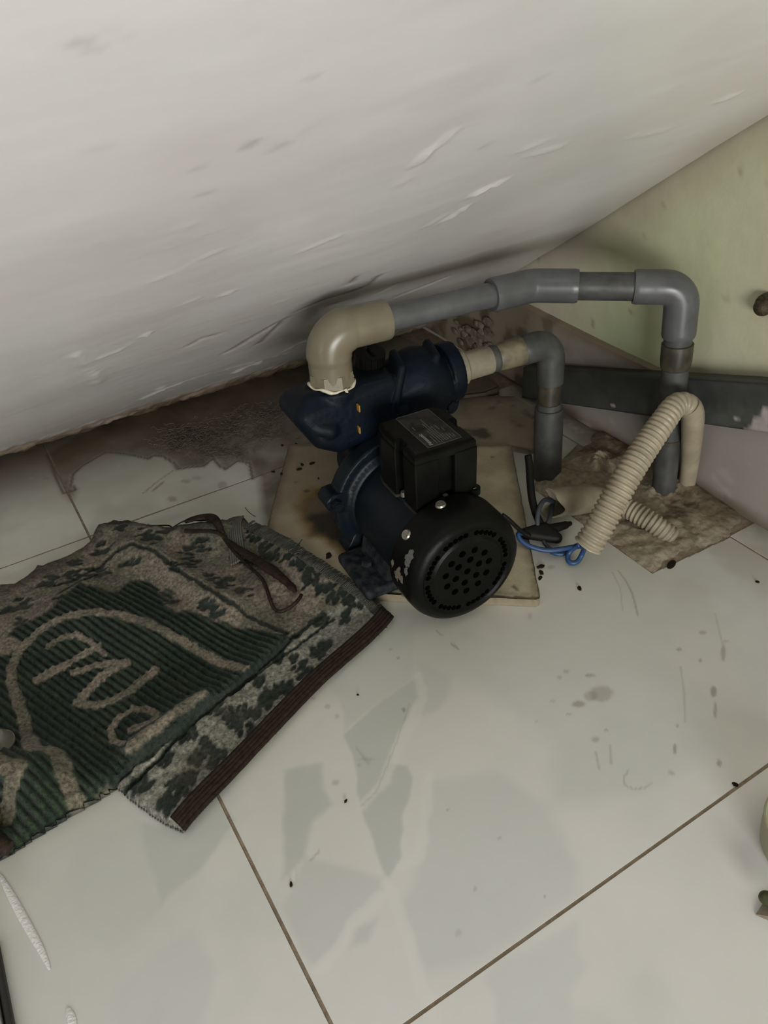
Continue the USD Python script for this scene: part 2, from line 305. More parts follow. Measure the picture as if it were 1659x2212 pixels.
tile(XC, XW+.01, YA, .374, .003); tile(XC, XW+.01, YA-.6, YA, .004); tile(XC, XW+.01, .59, YC, .003)
tile(XA-1.128, XA-.564, YA, YC, .02); tile(XA-1.128, XA-.564, YC, YB+.03, .02); tile(XA-1.128, XA-.564, YA-.6, YA, .02)
tile(XA-.564, XA, YA-1.2, YA-.6, .02); tile(XA, XC, YA-1.2, YA-.6, .02)

# ------------------------------------------------------------------ sloping plaster ceiling (underside of the stairs) down to the floor
TH = math.atan(.68); CU = np.array([0, -math.cos(TH), math.sin(TH)]); CN = np.array([0, -math.sin(TH), -math.cos(TH)])
def on_ceiling(pts):
    p = np.array(pts, float); d = ((p[:, 0]-829.5)/FPX)[:, None]*RT-((p[:, 1]-1106)/FPX)[:, None]*UP+FW
    o = np.array([0, YB-.01, 0]); t = ((o-CAM)@CN)/(d@CN); q = CAM+d*t[:, None]
    return np.stack([q[:, 0], (q-o)@CU], 1)
RIDGES = [(on_ceiling(p), w, h) for p, w, h in (
    ([(905, 358), (930, 330), (955, 316), (975, 292)], .006, .0030), ([(868, 402), (890, 382)], .008, .002), ([(1025, 425), (1060, 408), (1095, 395)], .006, .0035), ([(955, 485), (985, 468), (1008, 452)], .005, .003), ([(930, 490), (960, 470)], .006, .002),
    ([(1140, 325), (1170, 316)], .006, .002), ([(1100, 365), (1140, 345), (1210, 325)], .008, .0015), ([(300, 515), (350, 505), (420, 490)], .005, .0018), ([(340, 612), (400, 585), (450, 560), (500, 540), (560, 515)], .005, .002), ([(660, 545), (720, 520), (755, 508)], .006, .0012),
    ([(215, 780), (255, 765), (300, 742), (320, 728)], .007, .004), ([(165, 772), (200, 800), (215, 830)], .012, .003), ([(330, 845), (365, 836)], .004, .003), ([(505, 808), (540, 792), (562, 785)], .006, .004), ([(490, 778), (515, 770)], .004, .002), ([(395, 665), (420, 655)], .005, .002), ([(480, 645), (505, 635)], .005, .0025),
    ([(600, 655), (620, 650)], .005, .002), ([(270, 880), (350, 845), (420, 820), (600, 770), (640, 760)], .006, .003), ([(600, 770), (640, 745), (665, 735)], .006, .003), ([(1560, 218), (1590, 208)], .006, .002), ([(1370, 300), (1440, 285)], .008, .0012))]
SMUDGE = [(on_ceiling([(x, y)])[0], rx, ry, k) for x, y, rx, ry, k in ((538, 311, .006, .004, .45), (600, 318, .007, .004, .3), (185, 70, .010, .0025, .3), (225, 84, .010, .002, .2), (430, 361, .005, .004, .25), (446, 418, .007, .0035, .3), (210, 320, .01, .005, .12), (1048, 322, .005, .004, .3), (680, 156, .006, .003, .25), (295, 608, .0018, .0018, .9), (670, 275, .006, .006, .1), (1168, 175, .006, .004, .2))]
CRACKS = [on_ceiling(p) for p in ([(650, 672), (700, 650), (735, 640), (790, 622), (820, 598)], [(860, 640), (930, 612), (965, 597)], [(715, 660), (740, 655)], [(825, 630), (845, 620)], [(760, 612), (770, 600)], [(410, 752), (440, 735), (470, 728)], [(490, 765), (550, 730), (600, 700)], [(560, 745), (620, 690)])]
us = np.r_[np.arange(-1.5, -.62, .04), np.arange(-.62, XW-.004, .0042), XW]
vs = np.r_[0, np.arange(.002, .1, .0032), np.arange(.1, 1.55, .0046), np.arange(1.55, 2.9, .05)]
U, V = [q.ravel() for q in np.meshgrid(us, vs, indexing='ij')]
h = .014*(fb(U, V, 3.2, 31, 2)-.5)*sm(.0, .12, V)
h += .0010*(meshkit.fbm(np.stack([U*7+V*2, V*24-U*6, U*0+3], -1), 4, 33)-.5)
for l, w, a in RIDGES: h += .75*a*np.exp(-((near(l, U, V)+.003*(fb(U, V, 80, 34)-.5))/w*2.4)**2)*sm(.3, .6, fb(U, V, 45, 36))
for l in CRACKS: h -= .0016*np.exp(-((near(l, U, V)+.004*(fb(U, V, 90, 40)-.5))/.004)**2)
h += .016*(fb(U, V, 45, 35, 4)-.45)*sm(.085, .02, V)                 # crumbly foot
h += .028*sm(.11, .0, V)*0
o = np.array([0, YB-.01, 0])
P = o+np.outer(U, [1, 0, 0])+np.outer(V, CU)+np.outer(h, CN)
nu, nv = len(us), len(vs)
i, j = np.meshgrid(np.arange(nu-1), np.arange(nv-1), indexing='ij'); a0 = (i*nv+j).ravel()
F = np.vstack([np.stack([a0, a0+1, a0+nv+1], 1), np.stack([a0, a0+nv+1, a0+nv], 1)])
c = np.repeat([[.70, .685, .68]], len(U), 0)
c = mixc(c, [.60, .59, .55], sm(.42, .62, fb(U, V, 5, 41))*.5)
c = mixc(c, [.62, .57, .53], sm(.5, .65, fb(U, V, 8, 42))*.35)
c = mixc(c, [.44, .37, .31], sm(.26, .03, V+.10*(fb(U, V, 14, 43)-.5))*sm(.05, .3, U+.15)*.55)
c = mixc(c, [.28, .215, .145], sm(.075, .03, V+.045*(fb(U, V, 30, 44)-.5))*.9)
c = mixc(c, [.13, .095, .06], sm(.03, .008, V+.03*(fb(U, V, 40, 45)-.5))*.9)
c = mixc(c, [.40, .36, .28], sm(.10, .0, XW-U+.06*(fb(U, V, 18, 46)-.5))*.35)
for q, rx, ry, k in SMUDGE: c = mixc(c, [.30, .28, .23], sm(1.2, .3, np.hypot((U-q[0])/rx, (V-q[1]-.3*(U-q[0]))/ry)+.8*(fb(U, V, 90, 47)-.5))*k)
for l in CRACKS: c = mixc(c, [.20, .14, .11], sm(.0045, .001, near(l, U, V)+.006*(fb(U, V, 90, 40)-.5))*.75)
for l, w, a in RIDGES: c = mixc(c, [.74, .72, .68], np.exp(-(near(l, U, V)/w*1.8)**2)*.3)
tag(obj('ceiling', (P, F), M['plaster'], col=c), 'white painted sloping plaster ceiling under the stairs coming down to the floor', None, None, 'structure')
# slab above the plaster
sl = trimesh.creation.box(bounds=[(-1.55, -.06, .03), (XW+.12, 2.95, .10)])
T = np.eye(4); T[:3, 0] = [1, 0, 0]; T[:3, 1] = CU; T[:3, 2] = -CN; T[:3, 3] = o
sl.apply_transform(T); tag(obj('stair_slab', sl, M['grout']), None, None, None, 'structure')

# ------------------------------------------------------------------ right wall, green paint above a pale skirting
us = np.r_[np.arange(-1.5, .2, .05), np.arange(.2, 1.12, .005)]; vs = np.r_[np.arange(-.01, .75, .005), np.arange(.75, 2.2, .08)]
Uw, Vw = [q.ravel() for q in np.meshgrid(us, vs, indexing='ij')]
hw = .004*(fb(Uw, Vw, 8, 51)-.5)+.002*(fb(Uw, Vw, 30, 52)-.5)
cw = np.repeat([[.55, .575, .365]], len(Uw), 0)
cw = mixc(cw, [.575, .55, .405], sm(.45, .62, fb(Uw, Vw, 7, 53))*.55)
cw = mixc(cw, [.47, .535, .325], sm(.5, .62, fb(Uw, Vw, 9, 54))*.7)
cw = mixc(cw, [.47, .41, .31], sm(.04, -.03, Uw-(1.02-Vw/.68)+.12+.12*(fb(Uw, Vw, 12, 55)-.5))*0)
dc = (YB-.01-Uw)*.68-Vw                                               # height below the ceiling
cw = mixc(cw, [.42, .36, .27], sm(.07, .0, dc+.05*(fb(Uw, Vw, 25, 56)-.5))*.6)
cw = mixc(cw, [.58, .53, .43], sm(.58, .72, Uw+.1*(fb(Uw, Vw, 15, 57)-.5))*.75)
cw = mixc(cw, [.20, .16, .10], sm(.70, .76, fb(Uw*2.5, Vw, 60, 58))*.5*sm(.35, .5, Uw))
Pw = np.stack([XW+.006+hw, Uw, Vw], 1)
nu, nv = len(us), len(vs); i, j = np.meshgrid(np.arange(nu-1), np.arange(nv-1), indexing='ij'); a0 = (i*nv+j).ravel()
Fw = np.vstack([np.stack([a0, a0+1, a0+nv+1], 1), np.stack([a0, a0+nv+1, a0+nv], 1)])
tag(obj('wall_right', (Pw, Fw), M['green'], col=cw), 'pale green painted wall with mottled damp patches', None, None, 'structure')
tag(obj('wall_core', trimesh.creation.box(bounds=[(XW+.012, -1.5, -.03), (XW+.12, 1.15, 2.2)]), M['grout']), None, None, None, 'structure')
sk = UsdGeom.Xform.Define(stage, '/World/baseboard_right').GetPrim(); tag(sk, 'pale skirting tiles along the foot of the green wall', None, None, 'structure')
for y0, y1 in ((-1.5, -.8), (-.8, -.2), (-.2, .298), (.30, 1.0)):
    us = np.linspace(y0+.001, y1-.001, 3 if y1 < .3 else 150); vs = np.linspace(0, .116, 3 if y1 < .3 else 40)
    def fn(U, V):
        top = V >= vs[-1]-1e-9
        return np.stack([XW-.001+.0006*fb(U, V, 25, 61)+np.where(top, .0, 0), U, V+np.where(V > .1, .003*(fb(U, V, 20, 62)-.5), 0)+.025*np.clip(U-.6, 0, 1)], 1)
    P, F = grid(us, vs, fn)
    n0 = len(P); ridge = P[len(vs)-1::len(vs)]; P = np.vstack([P, ridge+[.009, 0, .001]]); k = np.arange(len(us)-1); e = len(vs)-1
    F = np.vstack([F[:, ::-1], np.stack([k*len(vs)+e, n0+k, n0+k+1], 1), np.stack([k*len(vs)+e, n0+k+1, (k+1)*len(vs)+e], 1)])
    c = np.repeat([[.33, .295, .265]], len(P), 0); y, z = P[:, 1], P[:, 2]
    c = mixc(c, [.22, .165, .105], sm(.100, .116, z-.025*np.clip(y-.6, 0, 1)+.012*(fb(y, z, 40, 63)-.5))*.85)
    c = mixc(c, [.13, .10, .065], sm(.022, .0, z+.02*(fb(y, z, 35, 64)-.5))*.85)
    c = mixc(c, [.43, .39, .36], sm(.6, .7, fb(y*.6, z, 40, 65))*.6)
    c = mixc(c, [.30, .245, .17], sm(.58, .80, y+.2*(fb(y, z, 20, 66)-.5))*.8)
    c = mixc(c, [.10, .075, .045], sm(.5, .66, fb(y, z, 38, 67))*sm(.60, .75, y)*.8)
    obj('tile', (P, F), M['skirt'], sk, col=c)

# ------------------------------------------------------------------ dark board leaning along the wall
t0, t1 = np.array([.633, .735, .045]), np.array([.633, .20, .226])      # top edge
b0, b1 = np.array([.633, .735, -.0005]), np.array([.633, .20, .171])
n = 160; w = np.linspace(0, 1, n); cols = 14
P, c = [], []
prof = [(.0, 0.0), (.0, .0)]
for k in range(cols+1):
    f = k/cols; P.append((b0+(b1-b0)*w[:, None])*(1-f)+(t0+(t1-t0)*w[:, None])*f)
P.append(P[-1]+[.012, 0, .003]); P.append(P[0]+[.012, 0, 0])
P = np.stack(P, 1); m = P.shape[1]; V3 = P.reshape(-1, 3)
i, j = np.meshgrid(np.arange(n-1), np.arange(m), indexing='ij'); jj = (j+1) % m
q = np.stack([i*m+j, i*m+jj, (i+1)*m+jj, (i+1)*m+j], -1).reshape(-1, 4)[:, ::-1]
capf = [[0, k, k+1] for k in range(1, m-1)]
F = np.vstack([q[:, [0, 1, 2]], q[:, [0, 2, 3]], capf])
V3[:, 0] += .0006*(fb(V3[:, 1], V3[:, 2], 40, 71)-.5)
c = np.repeat([[.050, .053, .049]], len(V3), 0); y, z = V3[:, 1], V3[:, 2]
c = mixc(c, [.085, .09, .08], sm(.45, .62, fb(y, z, 20, 72))*.7)
CH = [(look(*q, 'x', .633)[1:], r) for q, r in (((1640, 922), .012), ((1655, 900), .009), ((1632, 945), .006), ((1590, 905), .003), ((1600, 945), .004), ((1615, 930), .003), ((1325, 875), .003))]
for q, r in CH: c = mixc(c, [.42, .37, .35], sm(1.15, .85, np.hypot((y-q[0])*1.1, z-q[1])/r+1.1*(fb(y, z, 110, 73)-.5)))
bd = thing('dark_board', 'dark grey painted board with chipped white patches leaning along the foot of the green wall', 'board')
obj('plank', (V3, F), M['board'], bd, col=c)

# ------------------------------------------------------------------ broken-out mortar patch round the risers, old tile pieces
us = np.linspace(.495, .655, 150); vs = np.linspace(.366, .605, 210)
def fn(U, V):
    d = inside([(.502, .374), (.612, .369), (.645, .40), (.655, .46), (.655, .60), (.575, .588), (.502, .562)], U, V, .02)
    z = -.006+d*(.008+.010*(fb(U, V, 38, 81)-.42)+.004*(fb(U, V, 120, 82)-.5)+.012*sm(.03, 0, XW-U)+.012*np.exp(-((U-.598)/.022)**2-((V-.545)/.02)**2)*fb(U, V, 90, 83)*2+.009*(np.exp(-((U-.6155)/.022)**2-((V-.466)/.022)**2)+np.exp(-((U-.535)/.022)**2-((V-.560)/.018)**2))*fb(U, V, 110, 86)*2)
    return np.stack([U, V, z], 1)
P, F = grid(us, vs, fn); x, y = P[:, 0], P[:, 1]
c = np.repeat([[.29, .24, .165]], len(P), 0)
c = mixc(c, [.40, .345, .25], sm(.45, .6, fb(x, y, 40, 84))*.7); c = mixc(c, [.10, .072, .042], sm(.5, .64, fb(x, y, 28, 85))*.75)
c = mixc(c, [.12, .09, .055], sm(.05, .01, XW-x)*.6)
c = mixc(c, [.40, .35, .27], sm(.02, .005, np.minimum(x-.502, y-.376))*.6)
tag(obj('mortar_patch', (P, F), M['mortar'], col=c), 'rough brown mortar filling the broken-out square of floor around the two pipe risers', 'mortar', None, 'stuff')

lump = []
for k in range(34):
    px, py = 1035+rng.normal(0, 26), 722+rng.normal(0, 20); q = look(px, py, 'x', XW-.004); r_ = .003+.006*rng.random()
    m_ = trimesh.creation.icosphere(2, r_); m_.vertices *= [.35, 1.3, .9]; m_.vertices += .5*r_*(np.stack([meshkit.fbm(m_.vertices/r_+k*3+d*9, 3, 150+d) for d in range(3)], 1)-.5); m_.apply_translation([q[0], q[1], max(q[2], .006)]); lump.append(m_)
tag(obj('plaster_crumbs', cat_(lump), M['crumb'], smooth=True), 'crumbled plaster lumps stuck to the foot of the wall behind the pump inlet', 'plaster crumbs', None, 'stuff')
PAD = np.array([(.3827, .4023), (.5341, .6348), (.3107, .8145-.012), (.1600, .5740)])
def plate_mesh(poly, z0, z1, step, colfn, seed, chip=.0015):
    P0 = Polygon(poly).buffer(-.004).buffer(.004, quad_segs=6)
    x0, y0, x1, y1 = P0.bounds; us, vs = np.arange(x0, x1+step, step), np.arange(y0, y1+step, step)
    U, V = [q.ravel() for q in np.meshgrid(us, vs, indexing='ij')]
    ins = shapely.contains_xy(P0.buffer(-step*.6), U, V); pts = np.stack([U[ins], V[ins]], 1)
    b = np.array([P0.exterior.interpolate(t, normalized=True).coords[0] for t in np.linspace(0, 1, int(P0.length/step))[:-1]])
    b += chip*(np.stack([fb(b[:, 0], b[:, 1], 60, seed), fb(b[:, 0], b[:, 1], 60, seed+1)], 1)-.5)
    from scipy.spatial import Delaunay
    A = np.vstack([b, pts]); D = Delaunay(A).simplices; cc = A[D].mean(1); D = D[shapely.contains_xy(Polygon(b), cc[:, 0], cc[:, 1])]
    cr = np.cross(A[D[:, 1]]-A[D[:, 0]], A[D[:, 2]]-A[D[:, 0]]); D[cr < 0] = D[cr < 0][:, ::-1]
    z = np.full(len(A), z1)+.0012*(fb(A[:, 0], A[:, 1], 30, seed+2)-.5); z[:len(b)] -= .0012
    top = np.c_[A, z]; nb = len(b); low = np.c_[b, np.full(nb, z0)]; n0 = len(top); k = np.arange(nb); kk = (k+1) % nb
    F = np.vstack([D, np.stack([n0+k, n0+kk, kk], 1), np.stack([n0+k, kk, k], 1)])
    P = np.vstack([top, low]); return (P, F), colfn(P[:, 0], P[:, 1])
FOOT = fl([(722, 1135)], .012)[0]; FOOT2 = fl([(705, 1085)], .012)[0]
def pad_col(x, y):
    c = np.repeat([[.50, .44, .30]], len(x), 0)
    c = mixc(c, [.34, .285, .19], sm(.42, .6, fb(x, y, 18, 91))*.7)
    c = mixc(c, [.23, .185, .12], sm(.62, .70, y+.1*(fb(x, y, 20, 96)-.5))*.8)
    d = np.hypot((x-FOOT[0]-.012)*1.15, (y-FOOT[1])*.6)+.05*(fb(x, y, 30, 92)-.5)
    c = mixc(c, [.19, .115, .03], sm(.058, .040, d)*.9); c = mixc(c, [.026, .019, .010], sm(.046, .030, d))
    d = np.hypot((x-FOOT2[0])*.55+.3*(y-FOOT2[1]), (y-FOOT2[1])*1.3)+.03*(fb(x, y, 32, 93)-.5)
    c = mixc(c, [.12, .09, .05], sm(.032, .008, d)*.9)
    c = mixc(c, [.05, .035, .02], sm(.70, .74, fb(x, y, 75, 94))*.8)
    e = shapely.distance(Polygon(PAD).exterior, shapely.points(x, y)); c = mixc(c, [.13, .095, .055], sm(.012, .002, e+.012*(fb(x, y, 50, 95)-.5))*.6)
    return c
msh, c = plate_mesh(PAD, .0003, .0105, .0032, pad_col, 90)
tag(obj('base_tile', msh, M['slab'], col=c), 'old stained beige tile lying askew under the water pump', 'tile')
S2 = [(.6215, .7330), (.6205, .6960), (.5500, .6110), (.5345, .6350), (.3380, .7860), (.42, .86), (.505, .80), (.58, .765)]
def s2col(x, y):
    c = np.repeat([[.30, .26, .185]], len(x), 0); c = mixc(c, [.21, .175, .115], sm(.42, .6, fb(x, y, 20, 101))*.7)
    return mixc(c, [.06, .045, .028], np.maximum(sm(.56, .68, fb(x, y, 40, 102))*.85, sm(.735, .77, y+.3*(x-.55)+.03*(fb(x, y, 50, 103)-.5))*.8))
msh, c = plate_mesh(S2, .0003, .0075, .004, s2col, 100)
tag(obj('broken_tile', msh, M['slab'], col=c), 'broken greyish beige tile on the floor behind the pump, reaching to the nearer grey riser', 'tile')
S3 = fl([(1040, 800), (1080, 835), (1048, 848), (985, 855), (1000, 815)], .012); 
msh, c = plate_mesh(S3, .001, .013, .003, s2col, 105, .004)
tag(obj('tile_shard', msh, M['slab'], col=c), 'small dirty tile shard with a dark hole lying below the pump inlet pipe', 'tile shard')

# ------------------------------------------------------------------ water pump
PS, PV, ROT = .2814, .53, -4.2
ea = np.radians(ROT); EX = np.array([math.cos(ea), math.sin(ea)]); EY = np.array([-math.sin(ea), math.cos(ea)])
pump = thing('water_pump', 'dark blue water pump with black end cover and terminal box on the beige tile', 'water pump', (*(EX*PS+EY*PV), 0), ROT)
def lathe_y(prof, n=72):
    """profile of (y, radius) turned about the motor shaft"""
    m = trimesh.creation.revolve(np.array([(r, y) for y, r in prof]), sections=n)      # about z
    m.apply_transform(np.array([[1, 0, 0, 0], [0, 0, 1, 0], [0, -1, 0, .0635], [0, 0, 0, 1]], float))
    m.vertices[:, 1] *= 1
    return m
AX = .0635
def lathe(prof, n=72):
    pr = np.array(prof, float); p = np.stack([np.zeros(len(pr)), pr[:, 0], np.full(len(pr), AX)], 1)
    th = np.arange(n)*2*np.pi/n; v = np.stack([pr[:, 1][:, None]*np.cos(th), np.repeat(pr[:, 0][:, None], n, 1), AX+pr[:, 1][:, None]*np.sin(th)], -1).reshape(-1, 3)
    i, j = np.meshgrid(np.arange(len(pr)-1), np.arange(n), indexing='ij'); k = (j+1) % n
    q = np.stack([i*n+j, (i+1)*n+j, (i+1)*n+k, i*n+k], -1).reshape(-1, 4)
    return trimesh.Trimesh(v, np.vstack([q[:, [0, 1, 2]], q[:, [0, 2, 3]]]), process=False)
# motor body with cast shoulder
body = lathe([(-.048, 0.001), (-.048, .0505), (-.040, .0508), (.0, .0508), (.038, .0508), (.047, .049), (.053, .045), (.053, .001)])
obj('motor_body', body, M['blue'], pump)
# base foot
foot = rbox((-.003, .012, .0165), (.140, .070, .012), .004)
ped = m3.Manifold.batch_hull([rbox((0, .012, .020), (.10, .055, .006), .002), rbox((0, .010, .045), (.075, .085, .006), .002)])
obj('foot', tri(foot+ped), M['dust'], pump, label='dust-covered cast foot')
for sx in (-1, 1): obj('foot_bolt', tri(cyl((sx*.054, .016, .021), (sx*.054, .016, .027), .0055, n=6)), M['dust'], pump)
# fan cover with vents
prof = [(-.085+.001, 0), (-.0840, .030), (-.0850, .0345), (-.0835, .037), (-.0835, .044), (-.0852, .046), (-.0845, .0500), (-.081, .0545), (-.075, .0570), (-.066, .0577), (-.046, .0577), (-.0445, .0570), (-.0445, .050), (-.0445, 0)]
th = np.linspace(0, 2*np.pi, 97)[:-1]
cs = m3.CrossSection([np.array([(r, y) for y, r in prof])])
capm = m3.Manifold.revolve(cs, 96)          # about z with profile y -> z
capm = capm.transform(np.array([[1, 0, 0, 0], [0, 0, 1, 0], [0, -1, 0, AX]], float))
if capm.volume() < 0: pass
holes = []
for ring, cnt, off in ((.0125, 6, .3), (.0225, 11, .1)):
    for k in range(cnt):
        t = off+2*np.pi*k/cnt; holes.append(cyl((ring*math.cos(t), -.1, AX+ring*math.sin(t)), (ring*math.cos(t), -.070, AX+ring*math.sin(t)), .0034, n=16))
holes.append(cyl((0, -.1, AX), (0, -.07, AX), .0034, n=16))
for k in range(8):
    t = 2*np.pi*k/8+.3; pts = [((.0405*math.cos(t+d), -.09, AX+.0405*math.sin(t+d))) for d in (-.26, -.13, 0, .13, .26)]
    for p in pts: holes.append(cyl(p, (p[0], -.072, p[2]), .0027, n=10))
capm = capm-m3.Manifold.batch_boolean(holes, m3.OpType.Add)
obj('end_cover', tri(capm), M['cap'], pump, smooth=30, label='black round fan cover with vent holes')
for t in (1.72, 2.42, -.9, 3.75):
    d = np.array([math.cos(t), 0, math.sin(t)]); p = np.array([0, -.053, AX])+d*.0570
    sc = cyl(p, p+d*.0022, .0052, .0042, 24)-rbox(p+d*.0026, (.0012, .008, .0012), .0003, 6)
    obj('cover_screw', tri(sc), M['steel'], pump)
# scuffed-off paint on the cover's shoulder: thin chips lying on the curved skin
def chip(t0, y0, sz, seed):
    k = np.arange(14)*2*np.pi/14; rr = sz*(.6+.8*rng.random(14)); y = y0+rr*np.sin(k)*1.0; t = t0+rr*np.cos(k)/.0577*1.6
    R0 = np.interp(y, [-.0845, -.081, -.075, -.066, -.046], [.050, .0545, .057, .0577, .0577])+.00025
    P = np.stack([R0*np.cos(t), y, AX+R0*np.sin(t)], 1); c0 = P.mean(0); ax = np.array([0, y0, AX]); nrm = (c0-ax)/np.linalg.norm(c0-ax); c0 = c0+nrm*.0003
    n_ = len(P); Q = np.vstack([P, c0, P-nrm*.0006]); j = np.arange(n_); jj = (j+1) % n_
    return trimesh.Trimesh(Q, np.vstack([np.stack([j, jj, np.full(n_, n_)], 1)[:, ::-1], np.stack([j, jj, n_+1+j], 1)]), process=False)
for t, y, s in ((3.02, -.062, .0036), (3.12, -.058, .0030), (3.08, -.067, .0026), (2.98, -.050, .0022)):
    obj('paint_chip', chip(t, y, s, 1), M['lint'], pump, smooth=False)
for t, y, s in ((2.62, -.070, .004), (2.74, -.071, .003), (2.86, -.072, .0028)):
    obj('paint_chip', chip(t, y, s, 2), M['faint'], pump, smooth=False)
# rear bracket with ears
br = cyl((0, .052, AX), (0, .072, AX), .0665, n=64)+cyl((0, .047, AX), (0, .056, AX), .050, .060, n=64)
ears = []
for t in (2.9, .25, 3.9, -.75):
    p = np.array([.069*math.cos(t), 0, AX+.069*math.sin(t)]); br = br+m3.Manifold.batch_hull([cyl(p+[0, .050, 0], p+[0, .072, 0], .0095, n=24), cyl((p[0]*.8, .052, AX+(p[2]-AX)*.8), (p[0]*.8, .072, AX+(p[2]-AX)*.8), .012, n=24)])
    ears.append(p)
obj('rear_bracket', smoothed(br-m3.Manifold.cube((.3, .3, .3), True).translate((0, .06, -.139)), .004, 6), M['blue'], pump)
for p in ears[:2]: obj('bracket_bolt', tri(cyl(p+[0, .044, 0], p+[0, .051, 0], .006, n=6)+cyl(p+[0, .042, 0], p+[0, .046, 0], .0042, n=20)), M['blue'], pump)
# pump casing: outlet chamber on the left, domed inlet chamber on the right
ox, oy = -.0385, .098
left = hull([((-.074, .083, .163), .013), ((-.074, .118, .163), .013), ((-.062, .078, .140), .012), ((-.046, .078, .131), .012), ((-.020, .080, .135), .013), ((.012, .082, .14), .014), ((.012, .120, .14), .014), ((-.05, .120, .135), .014), ((.012, .085, .172), .012), ((-.066, .088, .172), .011), ((.012, .12, .172), .012)])
lobe = hull([((-.066, .076, .152), .010), ((-.056, .073, .148), .010), ((-.060, .09, .150), .016)])
boss = cyl((ox, oy, .15), (ox, oy, .181), .0265, n=48)
volute = cyl((.004, .070, AX+.02), (.004, .115, AX+.02), .040, n=60)
neck = m3.Manifold.batch_hull([cyl((.008, .070, .085), (.008, .120, .085), .038, n=48), sph((.03, .10, .16), .02), sph((-.02, .10, .15), .02)])
dome = hull([((.052, .098, .158), .036), ((.062, .098, .150), .036), ((.030, .100, .150), .033)])
ribs = m3.Manifold()
for xx in (.028, .066): ribs = ribs+hull([((xx-.014, .071, .158), .005), ((xx, .082, .190-.2*abs(xx-.05)), .005), ((xx+.004, .105, .194-.2*abs(xx-.05)), .005), ((xx-.016, .074, .128), .006)])
fl_in = cyl((.080, .098, .158), (.0945, .098, .158), .031, n=40)+cyl((.085, .098, .125), (.0945, .098, .120), .012, n=20)
cas = left+lobe+boss+volute+neck+dome+ribs+fl_in
cas = cas.trim_by_plane((0, 0, 1), .022)
obj('pump_casing', smoothed(cas, .0042, 8), M['bluec'], pump, smooth=True)
for xx, zz in ((-.027, .166), (-.0285, .143)):
    obj('brass_tie', tri(rbox((xx, .0665, zz), (.0016, .006, .007), .0005, 8)), mat('brass_%d' % (zz*1000), (.35, .2, .03), .5), pump, label='small brassy yellow mark')
for xx, yy, zz in ((.020, .066, .150), (.075, .064, .137)): obj('casing_bolt', tri(cyl((xx, yy, zz), (xx, yy+.012, zz), .006, n=6)), M['bluec'], pump)
kn = cyl((.008, .115, .165), (.008, .108, .197), .0155, .0150, 40)-rbox((.008, .108, .198), (.004, .022, .006), .0005)
for k in range(16):
    t = 2*np.pi*k/16; kn = kn-cyl((.008+.0162*math.cos(t), .115+.0162*math.sin(t), .16), (.008+.0158*math.cos(t), .108+.0158*math.sin(t), .21), .0012, n=8)
obj('priming_plug', tri(kn), M['black'], pump, label='black screw cap')
# terminal box
def prism(poly, z0, z1, inset=0.0, cham=.002):
    cs = m3.CrossSection([np.array(poly, float)])
    if cs.area() < 0: cs = m3.CrossSection([np.array(poly, float)[::-1]])
    cs = cs.offset(-.0018, m3.JoinType.Round, circular_segments=16).offset(.0018, m3.JoinType.Round, circular_segments=16)
    a = m3.Manifold.extrude(cs.offset(inset), z1-z0-cham).translate((0, 0, z0))
    N = 12
    for k in range(N):
        w = (k+.5)/N; a = a+m3.Manifold.extrude(cs.offset(inset-cham*(1-math.sqrt(1-w*w))), cham/N+1e-5).translate((0, 0, z1-cham+cham*k/N))
    return a
BX = [(-.0265, -.0415), (-.0025, -.0415), (-.0025, -.0355), (.0130, -.0355), (.0130, -.0420), (.0360, -.0420), (.0360, -.0150), (.0320, -.0150), (.0320, -.0040), (.0400, -.0040), (.0400, .0190), (.0330, .0300), (-.0255, .0300), (-.0285, .0180), (-.0285, -.0075), (-.0210, -.0075), (-.0210, -.0190), (-.0265, -.0190)]
LID = [(-.0262, -.0412), (.0357, -.0417), (.0357, -.0150), (.0330, -.0130), (.0330, -.0040), (.0398, -.0030), (.0398, .0185), (.0330, .0298), (-.0250, .0298), (-.0280, .0180), (-.0280, -.0080), (-.0235, -.0080), (-.0235, -.0185), (-.0262, -.0190)]
bx = prism(BX, .110, .1605, 0, .002)+prism(LID, .1585, .1680, -.0004, .0045)
bx = bx+cyl((.0335, -.040, .110), (.0335, -.040, .116), .0062, n=24)
obj('terminal_box', tri(bx), M['black'], pump, smooth=28, label='black plastic terminal box')
obj('box_gasket', tri(prism(BX, .1085, .1112, .0009, .0008)), mat('box_rim', (.030, .028, .021), .45), pump)
obj('box_saddle', tri(m3.Manifold.batch_hull([rbox((.004, -.006, .108), (.058, .066, .004), .001), rbox((.002, -.006, .095), (.07, .07, .004), .001)])), M['blue'], pump)
for xx, yy in ((.0055, -.0375), (-.0240, -.0132), (.0335, -.0400)): obj('box_screw', tri(cyl((xx, yy, .112), (xx, yy, .1165), .0030, .0025, 20)), M['steel'], pump)
pl = obj('nameplate', tri(rbox((.0080, -.0040, .16815), (.0345, .0605, .0006), .00025, 6)), M['plate'], pump, label='black rating plate with a pale printed border')
Q = Polygon([(-.0088, -.0338), (.0248, -.0338), (.0248, .0258), (-.0088, .0258)]).buffer(-.002).buffer(.002)
bo = trimesh.creation.extrude_polygon(Q.difference(Q.buffer(-.00035)), .0001, engine='earcut'); bo.apply_translation([0, 0, .16845]); obj('border_print', bo, M['faint'], pl)
tx = meshkit.text_mesh('Panasonic', .0032, .0001, True)
T = np.array([[0, -1, 0, 0], [1, 0, 0, 0], [0, 0, 1, 0], [0, 0, 0, 1.]])
tx.apply_transform(T); tx.apply_translation([-.0022, -.0315, .16845]); obj('lettering', tx, M['print_'], pl)
rows = []
